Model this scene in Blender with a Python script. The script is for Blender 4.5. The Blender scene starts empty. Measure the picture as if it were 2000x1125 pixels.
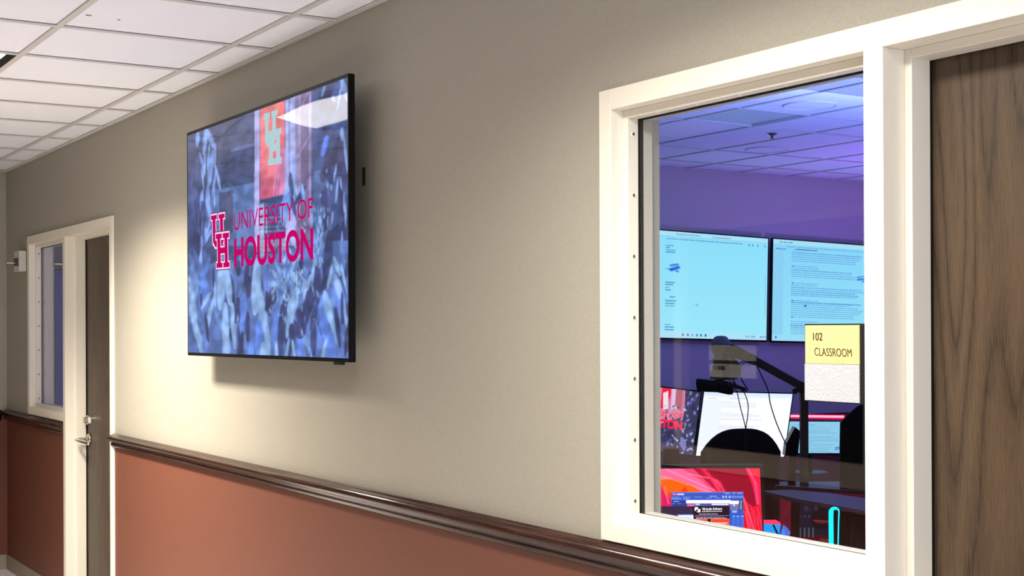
import bpy, bmesh, math, random
import numpy as np
from mathutils import Vector, Matrix
random.seed(7)
S = bpy.context.scene
COL = S.collection
PI = math.pi

# ------------------------------------------------------------------ camera
CYAW, CPIT, CROL, FPX = 0.99371, 0.001525, -0.004256, 2732.3
CX, CY = 1100.0, 636.36
CO = Vector((0, -2.0425, 1.5801))
_F = Vector((-math.sin(CYAW) * math.cos(CPIT), math.cos(CYAW) * math.cos(CPIT), math.sin(CPIT)))
_R = Vector((math.cos(CYAW), math.sin(CYAW), 0))
_U = _R.cross(_F)
R2 = math.cos(CROL) * _R + math.sin(CROL) * _U
U2 = -math.sin(CROL) * _R + math.cos(CROL) * _U
cd = bpy.data.cameras.new('camera')
cam = bpy.data.objects.new('camera', cd)
COL.objects.link(cam)
cd.sensor_width = 36
cd.lens = FPX * 36 / 2000
cd.shift_x = (1000 - CX) / 2000
cd.shift_y = (CY - 562.5) / 2000
cd.clip_start = 0.02
M = Matrix((R2, U2, -_F)).transposed().to_4x4()
M.translation = CO
cam.matrix_world = M
S.camera = cam

def ray(u, v): return _F + R2 * (u - CX) / FPX - U2 * (v - CY) / FPX
def at(u, v, ax, val):
    """point of the sight line through photo position (u, v) on the plane ax = val"""
    d = ray(u, v); i = 'xyz'.index(ax)
    return CO + d * ((val - CO[i]) / d[i])
def atZ(u, v, Z): return CO + ray(u, v) * Z

# ------------------------------------------------------------------ view / world
S.view_settings.view_transform = 'Standard'
S.view_settings.look = 'None'
S.view_settings.exposure = 0.06
S.view_settings.gamma = 1.0
S.view_settings.use_curve_mapping = False
W = bpy.data.worlds.new('world'); S.world = W; W.use_nodes = True
W.node_tree.nodes['Background'].inputs[0].default_value = (0.85, 0.88, 1.0, 1)
W.node_tree.nodes['Background'].inputs[1].default_value = 4.6

FLOOR, CEIL, RCEIL = -0.06, 2.667, 3.0
XEND, XNEAR, YBACK = -10.157, 3.2, -2.8
RX0, RX1, RY0, RY1 = -9.9, -0.4, 0.142, 9.2

def area(name, loc, rot, sx, sy, power, color, spread=PI):
    l = bpy.data.lights.new(name, 'AREA'); l.shape = 'RECTANGLE'; l.size = sx; l.size_y = sy
    l.energy = power; l.color = color; l.spread = spread
    o = bpy.data.objects.new(name, l); o.location = loc; o.rotation_euler = rot
    COL.objects.link(o); return o
WARM = (1.0, 0.915, 0.78)
FIX = [(-5.797, -7.016), (-1.53, -2.749)]      # ceiling fixtures of the corridor (x from, x to)
FY0, FY1 = -0.870, -1.20
for k, (xa, xb) in enumerate(FIX):
    area('corridor_troffer_lamp', ((xa + xb) / 2, (FY0 + FY1) / 2, CEIL - 0.004), (0, 0, 0), 1.08, 0.28, (130, 64)[k], (WARM, (1.0, 0.94, 0.84))[k], math.radians((128, 144)[k]))
# added coloured fill lights, unseen, that tint the classroom behind the glass
area('classroom_blue_fill', (-5.2, 3.9, 0.9), (PI, 0, 0), 0.5, 0.5, 92, (0.22, 0.32, 1.0))
area('classroom_violet_fill', (-7.6, 7.4, 1.0), (PI, 0, 0), 0.5, 0.5, 66, (0.36, 0.17, 1.0))
area('classroom_wash_fill', (-6.2, 4.6, 2.9), (0, math.radians(62), 0), 0.8, 2.5, 46, (0.18, 0.27, 1.0))

# ------------------------------------------------------------------ helpers
def lin(c):
    return tuple(((x / 12.92) if x <= 0.04045 else ((x + 0.055) / 1.055) ** 2.4) for x in c)
def rgb(r, g, b): return lin((r / 255, g / 255, b / 255))

def mat(name, color, rough=0.6, metal=0.0, spec=0.5, emit=None, estr=1.0):
    m = bpy.data.materials.new(name); m.use_nodes = True
    b = m.node_tree.nodes['Principled BSDF']
    b.inputs['Base Color'].default_value = (*color, 1)
    b.inputs['Roughness'].default_value = rough
    b.inputs['Metallic'].default_value = metal
    b.inputs['Specular IOR Level'].default_value = spec
    if emit:
        b.inputs['Emission Color'].default_value = (*emit, 1)
        b.inputs['Emission Strength'].default_value = estr
    return m
def nd(m, t, **kw):
    n = m.node_tree.nodes.new(t)
    for k, v in kw.items(): setattr(n, k, v)
    return n
def lk(m, a, b): m.node_tree.links.new(a, b)
def bump_noise(m, scale, strength, dist=0.002, detail=2, mapping=None, tint=0.0):
    """fine surface grain: bump, plus an optional slight tone variation"""
    b = m.node_tree.nodes['Principled BSDF']
    tc = nd(m, 'ShaderNodeTexCoord'); mp = nd(m, 'ShaderNodeMapping')
    if mapping: mp.inputs['Scale'].default_value = mapping
    n = nd(m, 'ShaderNodeTexNoise'); n.inputs['Scale'].default_value = scale; n.inputs['Detail'].default_value = detail
    bp = nd(m, 'ShaderNodeBump'); bp.inputs['Strength'].default_value = strength; bp.inputs['Distance'].default_value = dist
    lk(m, tc.outputs['Object'], mp.inputs[0]); lk(m, mp.outputs[0], n.inputs['Vector'])
    lk(m, n.outputs['Fac'], bp.inputs['Height']); lk(m, bp.outputs[0], b.inputs['Normal'])
    if tint:
        c = b.inputs['Base Color'].default_value[:]
        cr = nd(m, 'ShaderNodeValToRGB')
        cr.color_ramp.elements[0].position = 0.3; cr.color_ramp.elements[1].position = 0.7
        cr.color_ramp.elements[0].color = (*[x * (1 - tint) for x in c[:3]], 1)
        cr.color_ramp.elements[1].color = (*[min(1, x * (1 + tint)) for x in c[:3]], 1)
        lk(m, n.outputs['Fac'], cr.inputs[0]); lk(m, cr.outputs[0], b.inputs['Base Color'])
    return m

MT = {}
MT['wall'] = bump_noise(mat('wall_paint_beige', (0.37, 0.345, 0.285), 0.55, spec=0.3), 190, 0.35, 0.002, tint=0.05)
MT['brick'] = bump_noise(mat('wall_paint_terracotta', (0.152, 0.054, 0.033), 0.6, spec=0.25), 190, 0.35, 0.002, tint=0.06)
MT['frame'] = bump_noise(mat('frame_paint_cream', (0.82, 0.77, 0.66), 0.38, spec=0.4), 60, 0.05, 0.001)
MT['bead'] = mat('bead_paint_grey', (0.55, 0.52, 0.50), 0.4)
MT['gasket'] = mat('black_rubber_gasket', (0.006, 0.006, 0.006), 0.7, spec=0.2)
MT['screw'] = mat('screw_painted', (0.80, 0.78, 0.74), 0.4)
MT['tile'] = bump_noise(mat('ceiling_tile_white', (0.88, 0.89, 0.99), 0.9, spec=0.1), 260, 0.5, 0.002, tint=0.05)
MT['tee'] = mat('ceiling_grid_white', (0.62, 0.60, 0.58), 0.5)
MT['steel'] = mat('brushed_nickel', (0.62, 0.58, 0.50), 0.22, metal=1.0)
MT['black'] = mat('black_plastic', (0.010, 0.010, 0.011), 0.45, spec=0.4)
MT['blackgloss'] = mat('black_gloss_plastic', (0.005, 0.005, 0.006), 0.4, spec=0.12)
MT['darkfab'] = bump_noise(mat('black_mesh_fabric', (0.012, 0.012, 0.015), 0.8, spec=0.2), 300, 0.3)
MT['greymetal'] = mat('dark_grey_metal', (0.045, 0.04, 0.04), 0.5, metal=0.2)
MT['white'] = mat('white_plastic', (0.66, 0.63, 0.56), 0.45)
MT['base'] = mat('cove_base_vinyl', (0.30, 0.25, 0.20), 0.5)
MT['floor'] = bump_noise(mat('floor_vinyl_tile', (0.74, 0.73, 0.73), 0.4), 30, 0.05, tint=0.1)
MT['carpet'] = bump_noise(mat('classroom_carpet', (0.06, 0.055, 0.06), 0.95, spec=0.1), 300, 0.6, tint=0.2)
MT['roomwall'] = bump_noise(mat('classroom_wall_paint', (0.50, 0.46, 0.44), 0.6, spec=0.3), 190, 0.25)
MT['roommaroon'] = mat('classroom_wall_paint_maroon', (0.16, 0.02, 0.035), 0.6)
MT['diffuser'] = mat('lamp_diffuser', (0.9, 0.9, 0.88), 0.6, emit=(1.0, 0.96, 0.88), estr=7.0)
MT['diffuser_off'] = mat('lamp_diffuser_unlit', (0.42, 0.50, 0.62), 0.4)
MT['paper'] = mat('notice_paper', (0.78, 0.74, 0.70), 0.8)
MT['ink'] = mat('notice_ink', (0.05, 0.05, 0.06), 0.7)
MT['green'] = mat('green_tape', (0.004, 0.05, 0.02), 0.6)
MT['desk'] = mat('desk_laminate', (0.035, 0.03, 0.045), 0.5)
MT['signyellow'] = mat('sign_acrylic_yellow', rgb(202, 190, 134), 0.5)
MT['signink'] = mat('sign_letter_brown', (0.05, 0.032, 0.004), 0.6, spec=0.2)
MT['braille'] = mat('sign_braille', rgb(205, 185, 105), 0.4)
MT['band'] = mat('bumper_rail_vinyl', (0.42, 0.33, 0.27), 0.6)

def wood(name, dark, mid, light, rough=0.4, vertical=True, cath=False, spec=0.4, gs=1.0):
    m = mat(name, mid, rough, spec=spec)
    b = m.node_tree.nodes['Principled BSDF']
    tc = nd(m, 'ShaderNodeTexCoord'); mp = nd(m, 'ShaderNodeMapping')
    mp.inputs['Scale'].default_value = (1, 1, 0.035) if vertical else (0.035, 1, 1)
    n = nd(m, 'ShaderNodeTexNoise'); n.inputs['Scale'].default_value = 150 * gs; n.inputs['Detail'].default_value = 5; n.inputs['Roughness'].default_value = 0.7
    lk(m, tc.outputs['Object'], mp.inputs[0]); lk(m, mp.outputs[0], n.inputs['Vector'])
    cr = nd(m, 'ShaderNodeValToRGB'); e = cr.color_ramp.elements
    e[0].position = 0.33; e[0].color = (*dark, 1); e[1].position = 0.68; e[1].color = (*light, 1)
    k = e.new(0.5); k.color = (*mid, 1)
    src = n.outputs['Fac']
    if cath:
        mp2 = nd(m, 'ShaderNodeMapping'); mp2.inputs['Scale'].default_value = (5.5, 5.5, 0.55); mp2.inputs['Location'].default_value = (0.0, 0, 0.45)
        n2 = nd(m, 'ShaderNodeTexNoise'); n2.inputs['Scale'].default_value = 1.0; n2.inputs['Detail'].default_value = 1.5
        lk(m, tc.outputs['Object'], mp2.inputs[0]); lk(m, mp2.outputs[0], n2.inputs['Vector'])
        mul = nd(m, 'ShaderNodeMath', operation='MULTIPLY'); mul.inputs[1].default_value = 26
        fr = nd(m, 'ShaderNodeMath', operation='PINGPONG'); fr.inputs[1].default_value = 1.0
        lk(m, n2.outputs['Fac'], mul.inputs[0]); lk(m, mul.outputs[0], fr.inputs[0])
        pw = nd(m, 'ShaderNodeMath', operation='POWER'); pw.inputs[1].default_value = 0.5; lk(m, fr.outputs[0], pw.inputs[0])
        mx = nd(m, 'ShaderNodeMix'); mx.data_type = 'FLOAT'; mx.inputs[0].default_value = 0.24
        lk(m, n.outputs['Fac'], mx.inputs[2]); lk(m, pw.outputs[0], mx.inputs[3])
        src = mx.outputs[0]
    lk(m, src, cr.inputs[0]); lk(m, cr.outputs[0], b.inputs['Base Color'])
    bp = nd(m, 'ShaderNodeBump'); bp.inputs['Strength'].default_value = 0.25; bp.inputs['Distance'].default_value = 0.001
    lk(m, n.outputs['Fac'], bp.inputs['Height']); lk(m, bp.outputs[0], b.inputs['Normal'])
    return m
MT['oak'] = wood('oak_veneer_brown', (0.018, 0.010, 0.005), (0.058, 0.036, 0.019), (0.090, 0.058, 0.032), 0.45, True, True, gs=4.2)
MT['rail'] = wood('rail_dark_walnut', (0.011, 0.004, 0.003), (0.036, 0.014, 0.009), (0.070, 0.031, 0.021), 0.17, False, False, spec=0.45, gs=0.7)

def glass_mat(name, ior=1.45):
    m = bpy.data.materials.new(name); m.use_nodes = True; t = m.node_tree; t.nodes.clear()
    o = t.nodes.new('ShaderNodeOutputMaterial'); mx = t.nodes.new('ShaderNodeMixShader')
    tr = t.nodes.new('ShaderNodeBsdfTransparent'); gl = t.nodes.new('ShaderNodeBsdfGlossy'); lw = t.nodes.new('ShaderNodeLayerWeight')
    pw = t.nodes.new('ShaderNodeMath'); pw.operation = 'POWER'; pw.inputs[1].default_value = 5; fr = t.nodes.new('ShaderNodeMath'); fr.operation = 'MULTIPLY_ADD'; fr.inputs[1].default_value = 0.96; fr.inputs[2].default_value = 0.04
    t.links.new(lw.outputs['Facing'], pw.inputs[0]); t.links.new(pw.outputs[0], fr.inputs[0])
    tr.inputs[0].default_value = (0.96, 0.97, 0.97, 1); gl.inputs['Roughness'].default_value = 0.0
    t.links.new(fr.outputs[0], mx.inputs[0]); t.links.new(tr.outputs[0], mx.inputs[1]); t.links.new(gl.outputs[0], mx.inputs[2]); t.links.new(mx.outputs[0], o.inputs[0])
    return m
MT['glass'] = glass_mat('window_glass', 1.42)

def emit_mat(name, color, strength=1.0, gloss=0.0):
    m = mat(name, (0, 0, 0), 0.35, spec=gloss, emit=color, estr=strength); return m
def screen_mat(name, strength=1.0, spec=0.25, rough=0.06, wavy=0.0):
    m = mat(name, (0.0, 0.0, 0.0), rough, spec=spec)
    b = m.node_tree.nodes['Principled BSDF']
    a = nd(m, 'ShaderNodeAttribute'); a.attribute_name = 'picture'
    lk(m, a.outputs['Color'], b.inputs['Emission Color']); b.inputs['Emission Strength'].default_value = strength
    if wavy:
        tc = nd(m, 'ShaderNodeTexCoord'); n = nd(m, 'ShaderNodeTexNoise'); n.inputs['Scale'].default_value = 1.9; n.inputs['Detail'].default_value = 0
        bp = nd(m, 'ShaderNodeBump'); bp.inputs['Strength'].default_value = 1.0; bp.inputs['Distance'].default_value = wavy
        lk(m, tc.outputs['Object'], n.inputs['Vector']); lk(m, n.outputs['Fac'], bp.inputs['Height']); lk(m, bp.outputs[0], b.inputs['Normal'])
    return m

def wloc(o):
    v = Vector((0, 0, 0))
    while o is not None: v = v + o.location; o = o.parent
    return v
def tag(o, label=None, cat=None, group=None, kind=None):
    if label: o['label'] = label
    if cat: o['category'] = cat
    if group: o['group'] = group
    if kind: o['kind'] = kind
    return o
def obj(name, bm, m, parent=None, smooth=False, label=None):
    """link a bmesh holding world coordinates as one mesh object"""
    bmesh.ops.recalc_face_normals(bm, faces=bm.faces)
    vs = [v.co for v in bm.verts]
    if parent is None:
        o0 = Vector(((min(v.x for v in vs) + max(v.x for v in vs)) / 2, (min(v.y for v in vs) + max(v.y for v in vs)) / 2, min(v.z for v in vs)))
        base = o0
    else:
        base = wloc(parent)
        o0 = Vector((0, 0, 0))
    for v in bm.verts: v.co -= base
    me = bpy.data.meshes.new(name); bm.to_mesh(me); bm.free()
    ms = m if isinstance(m, (list, tuple)) else [m]
    for x in ms: me.materials.append(x)
    if smooth:
        for p in me.polygons: p.use_smooth = True
    o = bpy.data.objects.new(name, me); COL.objects.link(o)
    if parent is None: o.location = o0
    else: o.parent = parent
    if label: o['label'] = label
    return o
def thing(name, loc, label, cat, group=None, kind=None):
    o = bpy.data.objects.new(name, None); COL.objects.link(o); o.location = loc; o.empty_display_size = 0.1
    return tag(o, label, cat, group, kind)
def box(bm, x0, x1, y0, y1, z0, z1, mi=0):
    x0, x1 = sorted((x0, x1)); y0, y1 = sorted((y0, y1)); z0, z1 = sorted((z0, z1))
    v = [bm.verts.new((x, y, z)) for x in (x0, x1) for y in (y0, y1) for z in (z0, z1)]
    for f in ((0, 1, 3, 2), (4, 6, 7, 5), (0, 4, 5, 1), (2, 3, 7, 6), (0, 2, 6, 4), (1, 5, 7, 3)):
        fc = bm.faces.new([v[i] for i in f]); fc.material_index = mi
    return bm
def bx(*a, mi=0, bevel=0.0, seg=2):
    bm = bmesh.new(); box(bm, *a, mi=mi)
    if bevel: bmesh.ops.bevel(bm, geom=bm.edges[:], offset=bevel, segments=seg, affect='EDGES', profile=0.5)
    return bm
def slab(bm, pts, d):
    """closed slab: polygon pts (Vectors) extruded by vector d"""
    a = [bm.verts.new(p) for p in pts]; b = [bm.verts.new(p + d) for p in pts]
    bm.faces.new(a); bm.faces.new(b[::-1])
    n = len(a)
    for i in range(n): bm.faces.new((a[i], a[(i + 1) % n], b[(i + 1) % n], b[i]))
    return bm
def tube(bm, pts, r, n=10, caps=True):
    """tube along points; r number or list"""
    pts = [Vector(p) for p in pts]; rings = []
    up = Vector((0, 0, 1)); prev = None
    for i, p in enumerate(pts):
        t = (pts[min(i + 1, len(pts) - 1)] - pts[max(i - 1, 0)]).normalized()
        if prev is None:
            a = t.cross(up)
            if a.length < 1e-3: a = t.cross(Vector((1, 0, 0)))
        else: a = prev - t * prev.dot(t)
        a.normalize(); prev = a; b = t.cross(a)
        rr = r[i] if isinstance(r, (list, tuple)) else r
        rings.append([bm.verts.new(p + (a * math.cos(2 * PI * k / n) + b * math.sin(2 * PI * k / n)) * rr) for k in range(n)])
    for i in range(len(rings) - 1):
        for k in range(n): bm.faces.new((rings[i][k], rings[i][(k + 1) % n], rings[i + 1][(k + 1) % n], rings[i + 1][k]))
    if caps: bm.faces.new(rings[0][::-1]); bm.faces.new(rings[-1])
    return bm
def arcpts(pts, sub=6):
    """Catmull-Rom through points"""
    P = [Vector(p) for p in pts]; out = []
    for i in range(len(P) - 1):
        p0 = P[max(i - 1, 0)]; p1 = P[i]; p2 = P[i + 1]; p3 = P[min(i + 2, len(P) - 1)]
        for k in range(sub):
            t = k / sub
            out.append(0.5 * ((2 * p1) + (p2 - p0) * t + (2 * p0 - 5 * p1 + 4 * p2 - p3) * t * t + (3 * p1 - p0 - 3 * p2 + p3) * t ** 3))
    out.append(P[-1]); return out
def sweep(bm, prof, a, b, along, mi=0):
    """closed profile of (out, z) swept along a wall line; a, b = Vectors at wall; along gives outward normal"""
    ra = [bm.verts.new(Vector((a.x + along.x * o, a.y + along.y * o, z))) for o, z in prof]
    rb = [bm.verts.new(Vector((b.x + along.x * o, b.y + along.y * o, z))) for o, z in prof]
    n = len(prof)
    for i in range(n): bm.faces.new((ra[i], ra[(i + 1) % n], rb[(i + 1) % n], rb[i]))
    bm.faces.new(ra[::-1]); bm.faces.new(rb)
    return bm
def text_mesh(txt, bold=0.0, extr=0.0):
    c = bpy.data.curves.new('lettering', 'FONT'); c.body = txt; c.size = 1; c.offset = bold; c.extrude = extr; c.resolution_u = 5
    o = bpy.data.objects.new('lettering', c); COL.objects.link(o)
    bpy.context.view_layer.update()
    me = bpy.data.meshes.new_from_object(o.evaluated_get(bpy.context.evaluated_depsgraph_get()))
    bpy.data.objects.remove(o); bpy.data.curves.remove(c)
    return me
def text_quad(name, txt, tl, tr, br, bl, m, parent, bold=0.0, lift=0.0, thick=0.0, nrm=None):
    """lettering filling a quad of world points"""
    me = text_mesh(txt, bold, 0.5 if thick else 0.0)
    bm = bmesh.new(); bm.from_mesh(me); bpy.data.meshes.remove(me)
    xs = [v.co.x for v in bm.verts]; ys = [v.co.y for v in bm.verts]
    x0, x1, y0, y1 = min(xs), max(xs), min(ys), max(ys)
    n = nrm if nrm is not None else (tr - tl).cross(bl - tl).normalized() * -1
    for v in bm.verts:
        u = (v.co.x - x0) / (x1 - x0); w = (v.co.y - y0) / (y1 - y0); zz = v.co.z
        p = (bl * (1 - u) + br * u) * (1 - w) + (tl * (1 - u) + tr * u) * w
        v.co = p + n * (lift + thick * (zz + 0.5 if thick else 0))
    return obj(name, bm, m, parent)

# ---- pictures shown on screens: painted into a colour attribute on a fine grid
class Pic:
    def __init__(s, w, h, bg):
        s.w, s.h = w, h; s.a = np.zeros((h, w, 3)); s.a[:] = np.array(bg) / 255.0
        s.V, s.U = np.mgrid[0:h, 0:w]; s.U = s.U / (w - 1.0); s.V = s.V / (h - 1.0)
    def rect(s, u0, u1, v0, v1, c, al=1.0, soft=0.0):
        m = ((s.U >= u0) & (s.U <= u1) & (s.V >= v0) & (s.V <= v1)) * al
        s.mix(m, c)
    def mix(s, m, c):
        m = np.clip(m, 0, 1)[..., None]; s.a = s.a * (1 - m) + m * (np.array(c) / 255.0)
    def grad(s, u0, u1, v0, v1, c0, c1, horiz=False):
        m = ((s.U >= u0) & (s.U <= u1) & (s.V >= v0) & (s.V <= v1))
        t = ((s.U - u0) / (u1 - u0) if horiz else (s.V - v0) / (v1 - v0))
        t = np.clip(t, 0, 1)[..., None]; c = (np.array(c0) * (1 - t) + np.array(c1) * t) / 255.0
        s.a = np.where(m[..., None], c, s.a)
    def leaf(s, u, v, ru, rv, ang, c, al=1.0, edge=0.25, asp=1.0, pw=1.0):
        """pointed oval, ru rv in picture fractions, ang radians"""
        du = (s.U - u) * asp; dv = s.V - v; ru = ru * asp
        ca, sa = math.cos(ang), math.sin(ang)
        x = du * ca + dv * sa; y = -du * sa + dv * ca
        t = np.clip(1 - np.abs(y) / rv, 0, 1) ** pw
        d = 1 - np.abs(x) / (ru * np.maximum(np.sqrt(t), 1e-3))
        s.mix(np.clip(d / edge, 0, 1) * (np.abs(y) < rv) * al, c)
    def poly(s, pts, c, al=1.0):
        m = np.zeros(s.U.shape, bool); n = len(pts)
        for i in range(n):
            (x0, y0), (x1, y1) = pts[i], pts[(i + 1) % n]
            if y0 == y1: continue
            cnd = ((s.V < y0) != (s.V < y1)) & (s.U < (x1 - x0) * (s.V - y0) / (y1 - y0) + x0)
            m ^= cnd
        s.mix(m * al, c)
    def line(s, u0, v0, u1, v1, wd, c, al=1.0):
        L2 = (u1 - u0) ** 2 + (v1 - v0) ** 2
        t = np.clip(((s.U - u0) * (u1 - u0) + (s.V - v0) * (v1 - v0)) / L2, 0, 1)
        d = np.hypot(s.U - u0 - t * (u1 - u0), s.V - v0 - t * (v1 - v0))
        s.mix(np.clip(1.5 - d / wd, 0, 1) * al, c)
    def blur(s, n=1):
        for _ in range(n):
            p = np.pad(s.a, ((1, 1), (1, 1), (0, 0)), 'edge')
            s.a = (p[1:-1, 1:-1] * 2 + p[:-2, 1:-1] + p[2:, 1:-1] + p[1:-1, :-2] + p[1:-1, 2:]) / 6
def screen(name, pic, tl, tr, br, bl, m, parent):
    w, h = pic.w, pic.h
    U = pic.U[..., None]; V = pic.V[..., None]; A = [np.array(q[:]) for q in (tl, tr, br, bl)]
    P = (A[0] * (1 - U) + A[1] * U) * (1 - V) + (A[3] * (1 - U) + A[2] * U) * V
    P = P.reshape(-1, 3) - np.array(wloc(parent)[:])
    idx = np.arange(w * h).reshape(h, w)
    F = np.stack([idx[:-1, :-1], idx[1:, :-1], idx[1:, 1:], idx[:-1, 1:]], -1).reshape(-1, 4)
    me = bpy.data.meshes.new(name)
    me.vertices.add(len(P)); me.vertices.foreach_set('co', P.astype('f').ravel())
    me.loops.add(F.size); me.loops.foreach_set('vertex_index', F.astype('i').ravel())
    me.polygons.add(len(F)); me.polygons.foreach_set('loop_start', np.arange(0, F.size, 4, dtype='i'))
    me.polygons.foreach_set('loop_total', np.full(len(F), 4, dtype='i'))
    me.update(calc_edges=True)
    c = pic.a.reshape(-1, 3); c = np.where(c <= 0.04045, c / 12.92, ((c + 0.055) / 1.055) ** 2.4)
    at_ = me.attributes.new('picture', 'FLOAT_COLOR', 'POINT')
    at_.data.foreach_set('color', np.concatenate([c, np.ones((len(c), 1))], 1).astype('f').ravel())
    me.materials.append(m)
    o = bpy.data.objects.new(name, me); COL.objects.link(o); o.parent = parent
    return o

# ------------------------------------------------------------------ frame measures
T = 0.6096
NX = (-2.9474, -2.8952, -2.0160, -1.9632, -1.012, -0.9608)     # near frame: outer, light, mullion l, mullion r, door r, outer
LX = tuple(x - 6.5182 for x in NX[:4]) + (-7.5300, -7.4793)    # far frame
FT, FI, FB, FBI = 2.1834, 2.1312, 1.0397, 1.0876
YF = -0.012

# ------------------------------------------------------------------ structure
def struct(name, bm, m, label, cat, smooth=False):
    o = obj(name, bm, m, smooth=smooth); return tag(o, label, cat, kind='structure')
RAILZ = 1.0
def wallmesh(name, spans, y0, y1, label, zc):
    """wall along x, spans of (x0, x1, z0, z1); beige above the rail, terracotta below"""
    bm = bmesh.new()
    for x0, x1, z0, z1 in spans:
        if z0 < RAILZ < z1:
            box(bm, x0, x1, y0, y1, z0, RAILZ, 1); box(bm, x0, x1, y0, y1, RAILZ, z1, 0)
        else: box(bm, x0, x1, y0, y1, z0, z1, 0 if z0 >= RAILZ else 1)
    return struct(name, bm, [MT['wall'], MT['brick']], label, 'wall')
h = 0.01
wallmesh('wall_north', [
    (XEND - 0.12, LX[0] + h, FLOOR, 3.1), (LX[0] + h, LX[5] - h, FT - h, 3.1), (LX[0] + h, LX[2] + h, FLOOR, FB + h),
    (LX[5] - h, NX[0] + h, FLOOR, 3.1), (NX[0] + h, NX[5] - h, FT - h, 3.1), (NX[0] + h, NX[2] + h, FLOOR, FB + h),
    (NX[5] - h, XNEAR, FLOOR, 3.1)], 0.0, 0.13, 'long corridor wall, beige above the dark rail and terracotta below, carrying the big screen', 0)
bm = bmesh.new()
box(bm, XEND - 0.12, XEND, YBACK - 0.1, 0.0, FLOOR, RAILZ, 1); box(bm, XEND - 0.12, XEND, YBACK - 0.1, 0.0, RAILZ, 3.1, 0)
struct('wall_west', bm, [MT['wall'], MT['brick']], 'short end wall closing the corridor at the far left edge', 'wall')
bm = bmesh.new()
GX0, GX1, GZ0, GZ1 = -9.4, -3.3, 0.78, 2.18  # dark glazing drawn out westward so less light bounces at that end
for x0, x1, za, zb in ((XEND - 0.12, GX0, FLOOR, 3.1), (GX1, XNEAR, FLOOR, 3.1), (GX0, GX1, FLOOR, GZ0), (GX0, GX1, GZ1, 3.1)):
    if za < RAILZ < zb: box(bm, x0, x1, YBACK - 0.12, YBACK, za, RAILZ, 1); box(bm, x0, x1, YBACK - 0.12, YBACK, RAILZ, zb, 0)
    else: box(bm, x0, x1, YBACK - 0.12, YBACK, za, zb, 1 if zb < RAILZ else 0)
struct('wall_south', bm, [MT['wall'], MT['brick']], 'opposite corridor wall seen only as a reflection in the glass', 'wall')
bm = bmesh.new(); box(bm, XEND - 0.12, XNEAR, YBACK - 0.12, 0.0, FLOOR - 0.1, FLOOR)
struct('floor', bm, MT['floor'], 'pale corridor floor, a sliver beside the end wall', 'floor')
bm = bmesh.new(); box(bm, RX0 - 0.1, RX1 + 0.1, 0.0, RY1 + 0.1, FLOOR - 0.1, FLOOR - 0.001)
struct('floor', bm, MT['carpet'], 'dark floor of the classroom behind the glass', 'floor')

# ceiling of the corridor: tiles set a little above the tee grid
def ceiling(name, x0, x1, y0, y1, z, xl, yl, label, holes=(), gap=0.003):
    bm = bmesh.new()
    xs = [x0] + [x for x in sorted(xl) if x0 + 0.02 < x < x1 - 0.02] + [x1]
    ys = [y0] + [y for y in sorted(yl) if y0 + 0.02 < y < y1 - 0.02] + [y1]
    g = gap
    for i in range(len(xs) - 1):
        for j in range(len(ys) - 1):
            cx, cy = (xs[i] + xs[i + 1]) / 2, (ys[j] + ys[j + 1]) / 2
            if any(a < cx < b and c < cy < d for a, b, c, d in holes): continue
            box(bm, xs[i] + g, xs[i + 1] - g, ys[j] + g, ys[j + 1] - g, z + 0.007, z + 0.025)
    tiles = struct(name, bm, MT['tile'], label, 'ceiling')
    bm = bmesh.new()
    w = 0.012
    def ok(x, y): return not any(a + 0.05 < x < b - 0.05 and c + 0.05 < y < d - 0.05 for a, b, c, d in holes)
    for y in ys[1:-1]:
        box(bm, x0, x1, y - w, y + w, z, z + 0.004); box(bm, x0, x1, y - 0.0015, y + 0.0015, z + 0.004, z + 0.035)
    for x in xs[1:-1]:
        for j in range(len(ys) - 1):
            if ok(x, (ys[j] + ys[j + 1]) / 2):
                box(bm, x - w, x + w, ys[j] + w, ys[j + 1] - w, z, z + 0.004); box(bm, x - 0.0015, x + 0.0015, ys[j] + w, ys[j + 1] - w, z + 0.004, z + 0.035)
    for a in ((x0, x1, y1 - 0.022, y1), (x0, x1, y0, y0 + 0.022)): box(bm, *a, z - 0.0005, z + 0.004)
    for a in ((x0, x0 + 0.022, y0, y1), (x1 - 0.022, x1, y0, y1)): box(bm, *a, z - 0.0005, z + 0.004)
    obj('ceiling_grid', bm, MT['tee'], tiles)
    bm = bmesh.new(); box(bm, x0 - .05, x1 + .05, y0 - .05, y1 + .05, z + 0.3, z + 0.34)
    obj('ceiling_deck', bm, MT['greymetal'], tiles)
    return tiles
A0 = -0.1749; A1 = A0 - 0.6439
holes = [(xb, xa, A1 - T, A1) for xa, xb in FIX]
cl = ceiling('ceiling', XEND, XNEAR, YBACK, 0.0, CEIL, [-4.5775 - T * i for i in range(-14, 12)], [A0, A1, A1 - T, A1 - 2 * T],
             'white tiled corridor ceiling hung on a metal grid', holes)
# two small nicks in a tile
bm = bmesh.new()
for (u, v), L in (((173, 29.5), 0.010), ((232, 38.5), 0.005)):
    p = at(u, v, 'z', CEIL + 0.0068); box(bm, p.x - 0.0025, p.x + 0.0025, p.y - L, p.y + L, CEIL + 0.0052, CEIL + 0.0069)
obj('tile_nick', bm, MT['greymetal'], cl)

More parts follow.
